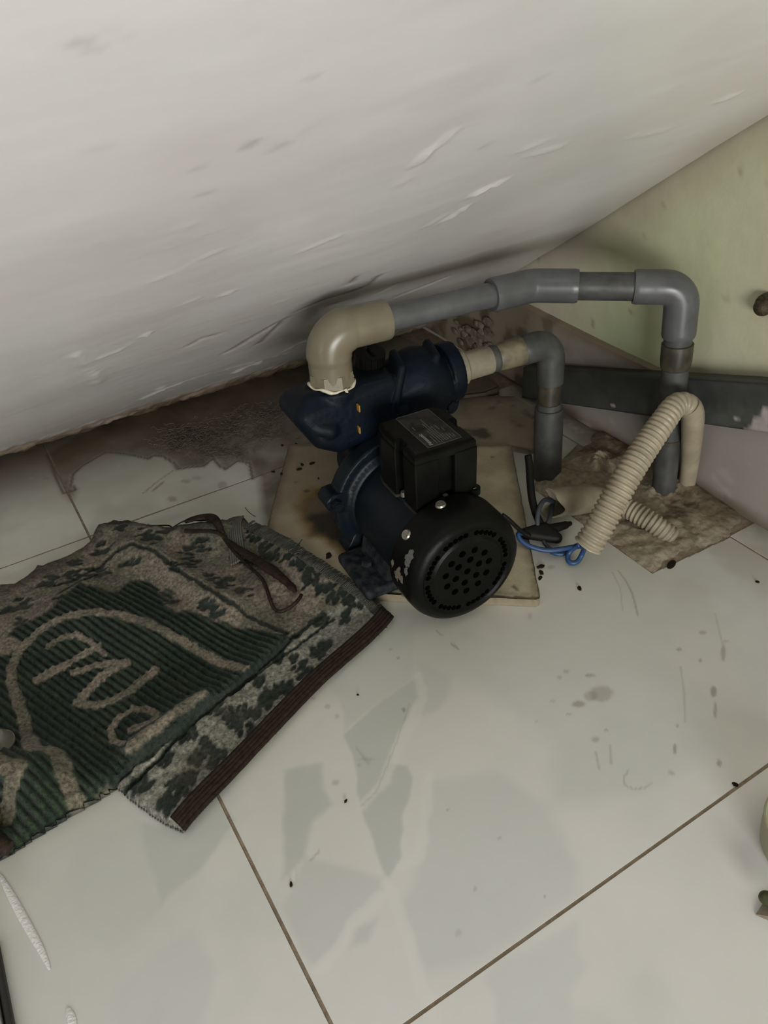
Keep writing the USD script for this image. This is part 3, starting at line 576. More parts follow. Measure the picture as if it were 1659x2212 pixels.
for xx, ya, yb in ((.0020, -.031, -.018), (.0046, -.031, -.008), (.0070, -.031, .004), (.0092, -.030, .012), (.0114, -.031, -.003), (.0135, -.030, -.019), (.0160, -.031, -.021), (.0185, -.030, -.022), (.0207, -.030, -.024), (.0150, -.012, -.004), (.0180, -.016, -.010), (-.0040, -.003, .004)):
    y = ya
    while y < yb:
        s_ = .0008+.0022*rng.random(); rows.append(trimesh.creation.box(bounds=[(xx-.00042, y, .16845), (xx+.00042, min(y+s_, yb), .16853)])); y += s_+.0005
obj('fine_print', cat_(rows), M['faint'], pl)

# ------------------------------------------------------------------ delivery pipe: from the outlet up, along the wall foot and down behind
E0 = np.array([*(EX*.243+EY*.628), 0]); ZH = .232
A1 = np.array([.506, .5815, ZH]); B1 = np.array([.613, .486, ZH]); C1 = np.array([.6155, .466, 0])
dp = thing('delivery_pipe', 'upper grey pipe run from the beige elbow on the pump down beside the green wall', 'pipe', (*E0[:2], .180)); O1 = np.array([*E0[:2], .180])
pt = lambda v: np.asarray(v, float)-O1
e0 = np.array([E0[0], E0[1], ZH]); ud = (A1-e0)/np.linalg.norm(A1-e0)
p0 = round_path([pt([*E0[:2], .179]), pt(e0), pt(e0+ud*.060)], .0215, 14)
P0 = np.array(p0); rr = np.where(np.arange(len(P0)) < 8, .0205, .0190)
path, t = resample(p0, .0025); L0 = t[-1]
rr = np.interp(t, [0, .028, .028001, .060, L0-.0385, L0-.038, L0-.0370, L0-.0365, L0-.001, L0], [.0205, .0205, .0214, .0210, .0208, .0206, .0198, .0192, .0190, .0184])
el = obj('beige_elbow', sweep(path, rr, 44), M['beige'], dp, label='glossy beige elbow')
hexn = m3.Manifold.cylinder(.013, .0226, .0216, 8).translate((0, 0, .0025)); obj('threaded_collar', tri(hexn), M['beige'], el)
ring, tt = [], np.linspace(0, 2*np.pi, 90)
tp = np.stack([.0218*np.cos(tt), .0218*np.sin(tt), .003+.0016*np.sin(tt*2+1)+.001*np.sin(tt*7)], 1)
obj('thread_tape', sweep(tp[:-1], .0014+.0006*np.sin(tt[:-1]*5), 10), M['tape'], dp, label='torn white thread tape round the outlet')
drop = sweep(spline([pt([E0[0]+.002, E0[1]-.0225, .184]), pt([E0[0]+.003, E0[1]-.0240, .180]), pt([E0[0]+.0035, E0[1]-.0238, .175])], .0015)[0], .0015, 10)
obj('tape_end', drop, M['tape'], dp)
u2 = (B1-A1)/np.linalg.norm(B1-A1)
obj('straight_pipe', sweep([pt(e0+ud*.054), pt(A1-ud*.030)], .0122), M['pvc'], dp)
cp = round_path([pt(A1-ud*.047), pt(A1), pt(A1+u2*.045)], .022, 12); path, t = resample(cp, .003)
obj('bend', sweep(path, np.interp(t, [0, .001, t[-1]-.001, t[-1]], [.0158, .0165, .0165, .0158]), 40), M['pvc'], dp)
obj('short_pipe', sweep([pt(A1+u2*.03), pt(B1-u2*.03)], .0136), M['pvcd'], dp)
dv = (C1-B1)/np.linalg.norm(C1-B1)
cp = round_path([pt(B1-u2*.046), pt(B1), pt(B1+dv*.050)], .0185, 14); path, t = resample(cp, .003)
obj('elbow', sweep(path, np.interp(t, [0, .001, t[-1]-.001, t[-1]], [.0160, .0168, .0166, .0155]), 40), M['pvc'], dp)
at = lambda z: B1+(C1-B1)*(ZH-z)/ZH
obj('riser_neck', sweep([pt(at(.19)), pt(at(.160))], .0138), M['pvcd'], dp)
obj('stained_collar', sweep([pt(at(z)) for z in (.1755, .175, .158, .150, .149)], [.0148, .0157, .0155, .0145, .0135]), M['stain'], dp, label='brown-stained joint collar')
obj('riser', sweep([pt(at(.152)), pt(at(.066))], .0135), M['pvcd'], dp)
obj('lower_collar', sweep([pt(at(z)) for z in (.0705, .070, .0655, .065)], [.0128, .0142, .0142, .0128]), M['stain'], dp)
obj('riser_foot', sweep([pt(at(.067)), pt(at(.001))], .0128), M['pvcd'], dp)
for px, py, z in ((1493, 690, None),):
    q = look(1494, 679, 'y', .474)
    obj('paint_chip', tri(rbox(pt(q)+[.0, -.0005, 0], (.004, .003, .009), .001, 8)), M['white'], dp)

# ------------------------------------------------------------------ suction pipe: from the inlet flange to the nearer riser
SP = np.array([*(EX*.3785+EY*.628), .1585]); SE = np.array([.533, .577, .1655]); SB = np.array([.532, .566, 0])
sp = thing('suction_pipe', 'lower grey plastic pipe from the pump inlet turning down through an elbow into the floor', 'pipe', SP)
ps = lambda v: np.asarray(v, float)-SP
us_ = (SE-SP)/np.linalg.norm(SE-SP); LL = np.linalg.norm(SE-SP); on = lambda d: ps(SP+us_*d)
obj('inlet_flange', sweep([on(-.004), on(.0), on(.010), on(.012)], [.0155, .0180, .0180, .0160]), M['beiged'], sp, label='beige inlet flange')
obj('sleeve', sweep([on(.010), on(.039), on(.041)], [.0150, .0146, .0138]), M['beiged'], sp, label='dusty beige sleeve')
obj('lock_ring', sweep([on(.037), on(.045), on(.048), on(.050)], [.0135, .0145, .0135, .011]), M['pvcd'], sp)
obj('union', sweep([on(.046), on(.050), on(.057), on(.082)], [.0120, .0140, .0150, .0152]), M['union'], sp, label='olive brown union')
dv = (SB-SE)/np.linalg.norm(SB-SE)
path, t = resample(round_path([ps(SE-us_*.035), ps(SE), ps(SE+dv*.046)], .0165, 12), .003)
obj('elbow', sweep(path, np.interp(t, [0, .001, .035, t[-1]], [.0152, .0162, .0152, .0147]), 40), M['pvcd'], sp)
az = lambda z: ps(SE+(SB-SE)*(SE[2]-z)/SE[2])
obj('stained_neck', sweep([az(.122), az(.090)], .0128), M['stain'], sp, label='brown-stained pipe neck')
obj('joint_ring', sweep([az(z) for z in (.0965, .096, .088, .0875)], [.0130, .0138, .0140, .0130]), M['pvcd'], sp)
obj('riser_sleeve', sweep([az(z) for z in (.0895, .089, .002)], [.0150, .0160, .0162]), M['pvcd'], sp)
q = on(.0)
# ------------------------------------------------------------------ cream conduits
def corrugate(path, t, r, pitch, amp):
    ph = (t/pitch) % 1; return np.interp(t, *r)+amp*np.where(ph < .62, np.sin(np.pi*ph/.62)**.6, -.25)
hp = [(.6385, .455, -.004), (.6310, .4525, .050), (.6120, .4440, .100)]
hp += [tuple(look(px, py, 'z', z)) for px, py, z in ((1489, 878, .1250), (1468, 872, .1300), (1440, 900, .1240), (1400, 957, .1080), (1360, 1020, .0900), (1322, 1088, .067), (1292, 1143, .047), (1270, 1178, .032))]
full, t = spline(hp, .0007); Lh = t[-1]; o1 = np.array([.6385, .455, 0])
cd = thing('conduit', 'cream corrugated conduit arching up from the wall foot with blue wires at its open end', 'conduit', o1)
cut = np.searchsorted(t, .138)
obj('smooth_stretch', sweep((full-o1)[:cut+4:6], np.interp(t[:cut+4:6], [0, .05, .1, .138], [.0088, .0098, .0110, .0116]), 28, True), M['hose'], cd)
path, tt = full[cut:]-o1, t[cut:]-t[cut]
amp = np.interp(tt, [0, .03, .07, 1], [.0004, .0009, .0015, .0015])
rad = np.interp(tt, [0, .06, tt[-1]], [.0112, .0120, .0132])+amp*np.where((tt/.0054) % 1 < .66, np.sin(np.pi*((tt/.0054) % 1)/.66)**.6, -.3)
obj('corrugated_stretch', hollow(path, rad, np.maximum(rad-.0012, .009)), M['hose'], cd, smooth=60)
hp2 = [tuple(look(px, py, 'z', z)) for px, py, z in ((1296, 1076, .014), (1335, 1088, .016), (1375, 1108, .015), (1415, 1133, .010), (1452, 1160, .000))]
full, t = spline(hp2, .0006); o2 = np.array([*full[0][:2], 0])
c2 = thing('floor_conduit', 'short dusty conduit stub on the mortar, cut open at one end, corrugated at the other', 'conduit', o2)
rad = .0098+.0014*np.where((t/.0047) % 1 < .66, np.sin(np.pi*((t/.0047) % 1)/.66)**.6, -.3)
obj('corrugated_stretch', sweep(full-o2, rad, 32), M['hosed'], c2, smooth=60)
a_, b_ = look(1193, 1086, 'z', .030), look(1305, 1074, 'z', .013)
pth = np.linspace(a_, b_, 24)-o2; k = np.linspace(0, 1, 24)
hm = hollow(pth, np.interp(k, [0, .5, .75, 1], [.0162, .0160, .0148, .0112]), np.interp(k, [0, .5, .75, 1], [.0148, .0146, .0134, .010]), 40)
vv = hm.vertices; d = (vv-pth[0])@((pth[-1]-pth[0])/np.linalg.norm(pth[-1]-pth[0])); top = vv[:, 2]-np.median(pth[:, 2])
vv += np.outer(np.where(d < .012, 1, 0)*(.006*np.sin(top*220)+.0015*rng.standard_normal(len(vv))*0), (pth[-1]-pth[0])/np.linalg.norm(pth[-1]-pth[0]))
obj('cut_end', hm, M['beiged'], c2, label='smooth cut-open pipe end')

# ------------------------------------------------------------------ wires
def wire(name, pts, r, m, label, cat='wire', sides=12, parent=None):
    pth, t = spline([tuple(look(px, py, 'z', z)) for px, py, z in pts], .0018)
    return tag(obj(name, sweep(pth, r, sides), m, smooth=True), label, cat)
wire('black_cable', [(1141, 984, .062), (1145, 1030, .047), (1149, 1075, .034), (1158, 1110, .024), (1172, 1140, .017)], .0042, M['rubber'], 'stiff black cable standing up against the foot of the nearer grey riser', 'cable')
wire('motor_lead', [(1085, 1112, .050), (1105, 1128, .040), (1122, 1144, .028), (1145, 1158, .018)], .0022, M['rubber'], 'thin black lead from the pump cover to the taped joint', 'cable')
j0, j1, j2 = [look(px, py, 'z', z) for px, py, z in ((1135, 1152, .016), (1180, 1146, .015), (1222, 1134, .013))]
tj = thing('taped_joint', 'black taped wire joint beside the pump cover', 'wire joint', (*j0[:2], 0)); oj = np.array([*j0[:2], 0])
obj('tape_wrap', smoothed(m3.Manifold.batch_hull([sph(j0-oj, .006), sph(j1-oj+[0, .003, 0], .0075), sph(j1-oj+[.004, -.012, -.004], .006)])+m3.Manifold.batch_hull([sph(j1-oj, .006), sph(j2-oj, .0042)]), .002, 5), M['rubber'], tj)
obj('tape_tail', tri(m3.Manifold.batch_hull([sph(j2-oj-[.002, 0, 0], .0034), sph(look(1231, 1131, 'z', .012)-oj, .0026)])), M['rubber'], tj)
wire('grey_wire', [(1162, 1142, .018), (1161, 1120, .026), (1166, 1095, .032), (1178, 1080, .030), (1190, 1082, .022), (1198, 1084, .017)], .0026, M['grey_wire'], 'grey wire looping from the taped joint up into the cut pipe end')
wire('grey_wire', [(1176, 1140, .018), (1187, 1120, .020), (1191, 1100, .018), (1196, 1086, .016)], .0024, M['grey_wire'], 'short grey wire running straight from the taped joint into the cut pipe end')
wire('grey_wire', [(1172, 1160, .012), (1178, 1176, .009), (1190, 1186, .008), (1205, 1190, .008)], .0020, M['grey_wire'], 'short grey wire tail below the taped joint')
wire('blue_wire', [(1128, 1152, .020), (1119, 1156, .022), (1126, 1168, .018), (1150, 1182, .013), (1185, 1189, .010), (1220, 1185, .013), (1245, 1181, .018), (1262, 1180, .026)], .0026, M['blue_wire'], 'blue wire running from the taped joint into the open conduit end')
wire('blue_wire', [(1185, 1187, .006), (1200, 1196, .005), (1218, 1196, .005), (1234, 1186, .009), (1255, 1181, .020)], .0024, M['blue_wire'], 'blue wire sagging onto the floor below the longer one')
wire('blue_wire', [(1252, 1176, .024), (1238, 1185, .015), (1227, 1200, .008), (1230, 1214, .005), (1244, 1215, .005), (1256, 1200, .010), (1262, 1186, .020), (1266, 1178, .030)], .0026, M['blue_wire'], 'blue wire making a small closed loop at the conduit mouth')

# ------------------------------------------------------------------ rug
Z = (0, 1080, 1.929)
OUT = [(-60, 1275), (0, 1252), (28, 1250), (50, 1238), (68, 1222), (74, 1210), (90, 1212), (120, 1200), (150, 1188), (190, 1165), (208, 1138), (225, 1130), (248, 1120), (280, 1117), (300, 1128), (330, 1136), (370, 1140), (420, 1130), (455, 1122), (470, 1128), (500, 1112), (526, 1106), (540, 1126), (570, 1140), (640, 1186), (720, 1238), (780, 1272), (842, 1325), (836, 1342), (780, 1390), (700, 1460), (640, 1520), (560, 1605), (500, 1668), (440, 1730), (390, 1787), (350, 1768), (300, 1735), (246, 1692), (200, 1720), (150, 1748), (90, 1785), (28, 1824), (0, 1842), (-80, 1880)]
def zr(x, y):
    return None
ro = fl(OUT, .010); ro = ro+.0012*np.stack([fb(ro[:, 0], ro[:, 1], 90, 111)-.5, fb(ro[:, 0], ro[:, 1], 90, 112)-.5], 1)
RP = Polygon(ro).buffer(0)
st = .00125; x0, y0, x1, y1 = RP.bounds; x0 = max(x0, -.19)
us, vs = np.arange(x0, x1+st, st), np.arange(y0, y1+st, st)
U, V = [q.ravel() for q in np.meshgrid(us, vs, indexing='ij')]
wob = .0012*np.stack([fb(U, V, 160, 113)-.5, fb(U, V, 160, 114)-.5], 1)
INS = shapely.contains_xy(RP, U+wob[:, 0], V+wob[:, 1])
keep = np.flatnonzero(INS); x, y = U[keep], V[keep]
R = lambda pts, z=.012: fl(zm(pts, *Z), z)
ed = shapely.distance(RP.boundary, shapely.points(x, y))
xx_, yy_ = x+.006*(fb(x, y, 110, 115, 5)-.5), y+.006*(fb(x, y, 110, 116, 5)-.5)
beige = np.zeros(len(x))
PX = lambda w: w/1.929*.43e-3                # picture width of zoomed stroke -> metres on the rug
for pts, w in (([(130, 1040), (100, 940), (75, 840), (45, 760), (40, 690), (80, 610), (150, 550), (220, 515), (300, 490), (400, 475), (500, 482), (580, 505), (680, 550), (780, 592), (880, 645), (960, 682), (1030, 708)], 42),
               ([(150, 735), (230, 692), (320, 640), (400, 600)], 38), ([(200, 602), (260, 567), (320, 560), (370, 578), (430, 628)], 28), ([(300, 700), (400, 672), (470, 668), (525, 668)], 36), ([(315, 820), (370, 762), (430, 712), (500, 675)], 44),
               ([(315, 825), (400, 835), (470, 812), (540, 772), (590, 735), (640, 695)], 40), ([(540, 940), (600, 925), (650, 900), (640, 868), (600, 848), (545, 852), (485, 890), (452, 940), (468, 990), (515, 1012), (560, 1000)], 30),
               ([(560, 1055), (640, 992), (720, 932), (800, 872), (850, 842)], 46), ([(125, 1000), (150, 1065), (240, 1085), (278, 1130), (295, 1200), (322, 1270)], 52), ([(0, 1150), (60, 1180), (110, 1195)], 70), ([(90, 1230), (40, 1330)], 50), ([(0, 590), (30, 600)], 90)):
    beige = np.maximum(beige, sm(1.12, .82, near(R(pts), xx_, yy_)/PX(w/2*1.05)))
FIELD = R([(-100, 620), (0, 570), (60, 520), (120, 500), (200, 470), (240, 430), (285, 380), (330, 340), (400, 352), (450, 375), (490, 372), (515, 335), (560, 318), (620, 325), (650, 352), (672, 400), (690, 440), (730, 468), (780, 455), (860, 482), (960, 505), (1080, 530), (1205, 572), (1130, 640), (1000, 745), (880, 845), (700, 985), (560, 1085), (462, 1172), (280, 1300), (0, 1500), (-150, 1500)])
field = inside(FIELD, xx_, yy_, .002)
inner = R([(640, 380), (690, 360), (720, 370), (725, 400), (690, 420)]); field = np.maximum(field, inside(inner, xx_, yy_, .002)*.8)
STRIP = R([(1640, 330), (1330, 470), (1210, 570), (1130, 640), (1000, 745), (880, 845), (700, 985), (560, 1085), (455, 1172), (700, 1420), (1700, 560)])
strip = inside(STRIP, x, y, .002)
ca, cb = R([(200, 1580-1080), (208, 1588-1080)])[0], None
ra, rb = fl([(253, 1271), (418, 1367)], .012); rd = (rb-ra)/np.linalg.norm(rb-ra); rn = np.array([-rd[1], rd[0]])
wv = np.stack([x, y], 1)@rn+.003*(fb(x, y, 14, 117)-.5)
rib = np.sin(2*np.pi*wv/.0062); ribf = field*(1-beige)
# colours
BG, GR = np.array([.285, .242, .185]), np.array([.012, .028, .0165])
c = np.repeat(BG[None], len(x), 0); c = mixc(c, [.19, .175, .125], sm(.42, .6, fb(x, y, 40, 118)))
c = mixc(c, [.345, .345, .285], strip*.8)
gc = mixc(np.repeat(GR[None], len(x), 0), [.024, .040, .02], sm(.4, .65, fb(x, y, 60, 119))); gc = gc*(.35+1.35*(.5+.5*rib)**1.3)[:, None]*1.15
c = c*(1-ribf[:, None])+gc*ribf[:, None]
hgt = .0060+.0009*beige*field+.0017*rib*ribf+.0014*(1-field)
# sprigs of green leaves on the beige borders
leaf = np.zeros(len(x)); r2 = random.Random(5)
spots = [(490, 110), (520, 95), (410, 190), (440, 180), (380, 290), (430, 280), (180, 330), (230, 320), (300, 260), (540, 260), (250, 410), (700, 130), (770, 210), (800, 260), (740, 290), (880, 320), (930, 350), (960, 330), (1020, 390), (870, 440), (900, 460), (1060, 260), (640, 170), (600, 150), (1000, 230), (80, 420), (40, 450), (190, 560), (100, 500), (300, 300), (840, 190), (700, 400)]
spots_strip = [(1110, 215), (1130, 240), (1180, 265), (1230, 265), (1240, 290), (1300, 320), (1290, 345), (1350, 370), (1370, 395), (1420, 365), (1440, 400), (1480, 430), (1340, 490), (1450, 470), (1360, 580), (1330, 620), (1240, 660), (1270, 700), (1160, 780), (1120, 790), (1190, 760), (1110, 820), (990, 870), (1040, 880), (1020, 940), (960, 900), (860, 1010), (900, 1040), (820, 1060), (880, 1080), (720, 1160), (750, 1190), (700, 1230), (690, 1250), (780, 1150), (940, 780), (890, 860), (780, 960), (680, 1060), (560, 1180), (600, 1160), (1060, 730), (1140, 640), (1060, 130), (1080, 170)]
for k, (sx, sy) in enumerate(spots+spots_strip):
    for q in range(9 if k >= len(spots) else 7):
        p = R([(sx+r2.uniform(-30, 30), sy+r2.uniform(-22, 22))])[0]; an = r2.uniform(-.5, .5)+(.75 if k >= len(spots) else -.35)
        d = np.stack([x-p[0], y-p[1]], 1)
        m_ = np.abs(d).max(1) < .02
        a1 = d[m_]@[math.cos(an), math.sin(an)]; b1 = d[m_]@[-math.sin(an), math.cos(an)]
        s_ = r2.uniform(.0034, .0072); leaf[m_] = np.maximum(leaf[m_], sm(1.2, .75, np.hypot(a1/s_, b1/(s_*.5))+.5*(fb(x[m_], y[m_], 220, 120)-.5)))
leaf *= (1-field)*np.clip(.55+1.2*fb(x, y, 260, 127), 0, 1); c = mixc(c, [.011, .024, .017], leaf*.95); hgt -= .0014*leaf
lines = [([(230, 350), (300, 330), (390, 275), (480, 215), (560, 200), (640, 225), (700, 270), (780, 330), (860, 378), (960, 432), (1080, 492), (1195, 548)], 15), ([(250, 385), (330, 330), (400, 300)], 8), ([(1330, 470), (1210, 572), (1130, 642), (1000, 747), (880, 847), (700, 987), (560, 1087), (462, 1172)], 18), ([(1390, 480), (1270, 570), (1080, 700), (930, 812), (800, 925), (640, 1068), (520, 1185)], 9), ([(1240, 545), (1080, 680), (940, 800)], 9), ([(760, 960), (620, 1090), (500, 1200)], 14)]
for pts, w in lines:
    k = sm(1.25, .7, near(R(pts), xx_, yy_)/PX(w*.75)); c = mixc(c, [.013, .026, .017], k*.92); hgt -= .0018*k
c = mixc(c, [.10, .085, .06], sm(.5, .66, fb(x, y, 24, 121))*.45*(1-field)); c = mixc(c, [.045, .035, .025], sm(.02, .0, ed+.016*(fb(x, y, 40, 122)-.5))*sm(.62, .70, y)*.9)
c = mixc(c, [.085, .066, .05], inside(R([(-60, 330), (0, 340), (70, 310), (140, 240), (210, 230), (390, 110), (420, 95), (380, 160), (240, 290), (100, 340), (0, 400), (-60, 420)]), x, y, .012)*.8)
tuft = fb(x*1.0, y*1.0, 420, 128, 2); c *= (.72+.66*tuft)[:, None]
# large folds
fold = near(R([(1210, 572), (1000, 745), (880, 845), (700, 985), (560, 1085), (462, 1172)]), x, y)
side = inside(FIELD, x, y, .0005)
hgt += .0075*side*np.exp(-(fold/.022)**2)
hgt += .010*np.exp(-(near(R([(560, 1040), (640, 980), (720, 922), (800, 862), (860, 832)]), x, y)/.010)**2)
hgt += .030*np.exp(-(near(R([(-60, 1180), (60, 1190), (160, 1180)]), x, y)/.030)**2)
hgt += .014*np.exp(-(near(R([(520, 190), (640, 230), (700, 275), (860, 380), (960, 435)]), x, y)/.016)**2)*.7
hgt += .012*np.exp(-(near(R([(300, 490), (480, 490), (640, 560)]), x, y)/.035)**2)*.6
hgt += .014*np.exp(-(near(R([(420, 120), (540, 110), (700, 140), (900, 130)]), x, y)/.020)**2)*.6
hgt += .008*(fb(x, y, 12, 123)-.4)
hgt += .0030*(fb(x, y, 230, 124, 3)-.5)+.0018*(fb(x, y, 90, 126, 3)-.5)*(1-ribf)
hgt = np.maximum(hgt*np.clip(.25+ed/.006, 0, 1), .0012)
zr_ = np.maximum(hgt, .0012)
zr_ += .0105*inside(PAD, x, y, .03)
idx = -np.ones(len(U), int); idx[keep] = np.arange(len(keep)); I = idx.reshape(len(us), len(vs))
a, b, cc, d = I[:-1, :-1], I[1:, :-1], I[1:, 1:], I[:-1, 1:]; ok = (a >= 0) & (b >= 0) & (cc >= 0) & (d >= 0)
F = np.vstack([np.stack([a[ok], b[ok], cc[ok]], 1), np.stack([a[ok], cc[ok], d[ok]], 1)])
Pt = np.stack([x, y, zr_], 1)
E_ = np.sort(np.vstack([F[:, [0, 1]], F[:, [1, 2]], F[:, [2, 0]]]), 1); ue, cn = np.unique(E_, axis=0, return_counts=True); be = ue[cn == 1]
nb = len(Pt); Pb = Pt.copy(); Pb[:, 2] = np.minimum(.0004+.0105*(inside(PAD, x, y, .0005) > 0), Pt[:, 2]-.0005); 
F2 = np.vstack([F, np.stack([be[:, 0], be[:, 1], be[:, 1]+nb], 1), np.stack([be[:, 0], be[:, 1]+nb, be[:, 0]+nb], 1)])
used_b = np.unique(be)+nb; remap = np.arange(2*nb); remap[used_b] = nb+np.arange(len(used_b)); allP = np.vstack([Pt, Pb[used_b-nb]])
rug = thing('rug', 'rumpled green and beige chenille rug with leaf-spotted borders lying on the tiles', 'rug', (.06, .55, 0)); orr = np.array([.06, .55, 0])
obj('pile', (allP-orr, remap[F2]), M['rug'], rug, col=np.vstack([c, c[used_b-nb]*.6]))
from scipy.spatial import cKDTree
KT = cKDTree(np.stack([x, y], 1))
def rug_z(p): return zr_[KT.query(np.asarray(p)[:2])[1]]
# brown binding along the near edge: cords lying side by side
bl = fl([(842, 1327), (780, 1392), (700, 1462), (640, 1522), (560, 1607), (500, 1670), (440, 1732), (391, 1787)], .006)
cords = []
for k in range(5):
    pth = []
    for i_, (bx_, by_) in enumerate(bl):
        pth.append((bx_+.001-.39*.0026*k, by_-.0022+.92*.0026*k, .0040+.0010*k+rug_z((bx_-.39*.0026*k, by_+.92*.0026*k))*.35))
    pp, _ = spline(pth, .004); pp[:, 2] += .0008*(fb(pp[:, 0], pp[:, 1], 150, 130+k)-.5)
    cords.append(obj('binding_cord', sweep(pp-orr, .0022, 8), M['binding'], rug, smooth=True))
# grey webbing band across the far end: short ribs side by side
wa = fl([(545, 1128), (600, 1160), (700, 1222), (780, 1268), (838, 1318)], .012); wp, wt = spline([(*q, 0) for q in wa], .0016)
ribs_ = []
for q, tdir in zip(wp, np.gradient(wp, axis=0)):
    nrm = np.array([-tdir[1], tdir[0]]); nrm /= np.linalg.norm(nrm); nrm = -nrm if nrm@np.array([-.5, -.5]) < 0 else nrm
    w_ = .0135+.001*rng.random(); p_ = [(*(q[:2]+nrm*s-.001*nrm), rug_z(q[:2]+nrm*max(s, .003))+.0011) for s in np.linspace(-.0005, w_, 5)]
    ribs_.append(sweep(np.array(p_)-orr, .00072, 6))
wb = obj('webbing_band', cat_(ribs_), M['ribbed'], rug, smooth=True, label='grey ribbed webbing along the end'); tag(wb, kind='stuff')
tg = [(523, 1106), (518, 1125), (520, 1150), (524, 1180), (526, 1200)]
tp = fl(tg, .016); tg3 = np.array([(*p, rug_z(p)+.0022) for p in tp]); tg3, _ = resample(spline(tg3, .002)[0], .002)
strips = []
for k in range(7): strips.append(sweep(tg3-orr+np.array([-.0026*k*.95, -.0026*k*.1, .0004*math.sin(k)]), .0013, 6))
obj('cloth_tag', cat_(strips), M['tagw'], rug, smooth=True, label='pale grey woven tag')
for k, pts in enumerate(([(552, 1116), (548, 1118), (540, 1116), (533, 1110)], [(645, 1182), (648, 1178), (655, 1174)], [(630, 1208), (640, 1190), (646, 1183)])):
    pth = [(*p, .014+.003*i_) for i_, p in enumerate(fl(pts, .014))]; obj('loose_thread', sweep(spline(pth, .001)[0]-orr, .0004, 5), M['thread'], rug, smooth=True)

# dark scrap, hairs and small litter on the rug
def on_rug(px, py, up=.003):
    p = fl([(px, py)], .012)[0]; return np.array([*p, rug_z(p)+up])
scr = thing('dried_scrap', 'dark reddish-brown dried scrap with a long thin curved strand lying on the rug', 'debris', on_rug(484, 1166, 0)); os_ = on_rug(484, 1166, 0)
pth, t = spline([on_rug(px, py, u) for px, py, u in ((486, 1167, .004), (520, 1192, .005), (560, 1222, .005), (600, 1252, .005), (640, 1284, .004))], .002)
rr = np.interp(t/t[-1], [0, .12, .35, .7, .95, 1], [.001, .0034, .0058, .0056, .004, .002])*(1+.35*(fb(t, t*0, 160, 140)-.5))
obj('thick_piece', sweep(pth-os_, rr, 14, True, .55), M['scrap'], scr, smooth=50)
obj('thin_strand', sweep(spline([on_rug(px, py, u)-os_ for px, py, u in ((484, 1167, .004), (510, 1197, .004), (545, 1235, .004), (572, 1268, .005), (585, 1300, .003), (600, 1318, .003), (628, 1312, .004), (652, 1291, .005))], .002)[0], .0018, 8, True), M['scrap'], scr, smooth=True)
obj('flat_piece', sweep(spline([on_rug(px, py, u)-os_ for px, py, u in ((402, 1158, .003), (440, 1160, .004), (470, 1163, .005), (488, 1168, .004))], .002)[0], .0030, 10, True, .5), M['scrap'], scr, smooth=50)
pth, t = spline([on_rug(px, py, u)-os_ for px, py, u in ((404, 1140, .004), (430, 1130, .006), (455, 1130, .007), (470, 1142, .006), (484, 1163, .004))], .002)
obj('curled_piece', sweep(pth, .0030+.002*np.sin(t/t[-1]*np.pi), 12, True, .6), M['scrap'], scr, smooth=50)
tag(obj('black_thread', sweep(spline([on_rug(px, py, u) for px, py, u in ((322, 1145, .003), (345, 1137, .004), (366, 1131, .004), (372, 1139, .003), (400, 1137, .004), (430, 1128, .005), (448, 1120, .006), (456, 1124, .006))], .0015)[0], .0009, 6), M['thread'], smooth=True), 'thin black thread trailing along the far edge of the rug', 'thread')
# things peeking in at the left edge of the rug
cp_ = on_rug(4, 1622, .0); k_ = thing('plastic_stopper', 'small grey plastic stopper on the rug at the left edge of the picture', 'cap', cp_)
obj('dome', tri(m3.Manifold.batch_hull([m3.Manifold.cylinder(.002, .0125, .0125, 40), m3.Manifold.cylinder(.008, .011, .009, 40), m3.Manifold.cylinder(.010, .007, .007, 40)])), M['grey_cap'], k_)
obj('rim', tri(m3.Manifold.cylinder(.0016, .0132, .0132, 40)), M['grey_cap'], k_)
bp = on_rug(-4, 1790, .0); bo_ = thing('olive_bottle_neck', 'dark olive brown bottle neck lying at the left edge of the rug', 'bottle', bp)
obj('neck', sweep([(-.03, -.01, .010), (-.01, .0, .012), (-.002, .004, .012), (.002, .006, .0118)], [.013, .012, .0105, .009]), M['olive'], bo_)
obj('cap', sweep([(-.004, -.020, .010), (.0, -.022, .010), (.006, -.027, .008)], [.006, .0075, .005]), M['scrap'], bo_)

# ------------------------------------------------------------------ small things
# door track along the left with a bead of clear silicone
tr = thing('door_track', 'dark sliding door track with a thin aluminium strip at the lower left corner', 'door track', (-.13, .0, 0))
obj('seal', tri(rbox((.0120, -.05, .003), (.0045, .82, .008), .002)), M['seal'], tr)
obj('strip', tri(rbox((.0072, -.05, .004), (.0045, .82, .009), .0015)), M['alu'], tr); obj('channel', tri(rbox((-.014, -.05, .003), (.036, .82, .006), .002)), M['seal'], tr)
q = fl([(0, 1890), (30, 1945), (60, 2000), (85, 2045), (108, 2095)], 0); sp_, t = spline([(*p, .0002) for p in q], .002)
tag(obj('silicone_smear', sweep(sp_, .0030*np.sin(np.clip(t/t[-1]*.93+.05, 0, 1)*np.pi)**.5, 18, True, .42), M['silicone'], smooth=True), 'long shiny clear smear of silicone on the tile near the door track', 'silicone smear')
q = fl([(146, 2178), (154, 2200), (162, 2230)], 0); sp_, t = spline([(*p, .0002) for p in q], .002)
tag(obj('silicone_smear', sweep(sp_, .0028*np.sin(np.clip(t/t[-1]*.9+.05, 0, 1)*np.pi)**.5, 12, True, .3), M['silicone'], smooth=True), 'short shiny clear smear of silicone at the bottom edge of the picture', 'silicone smear')
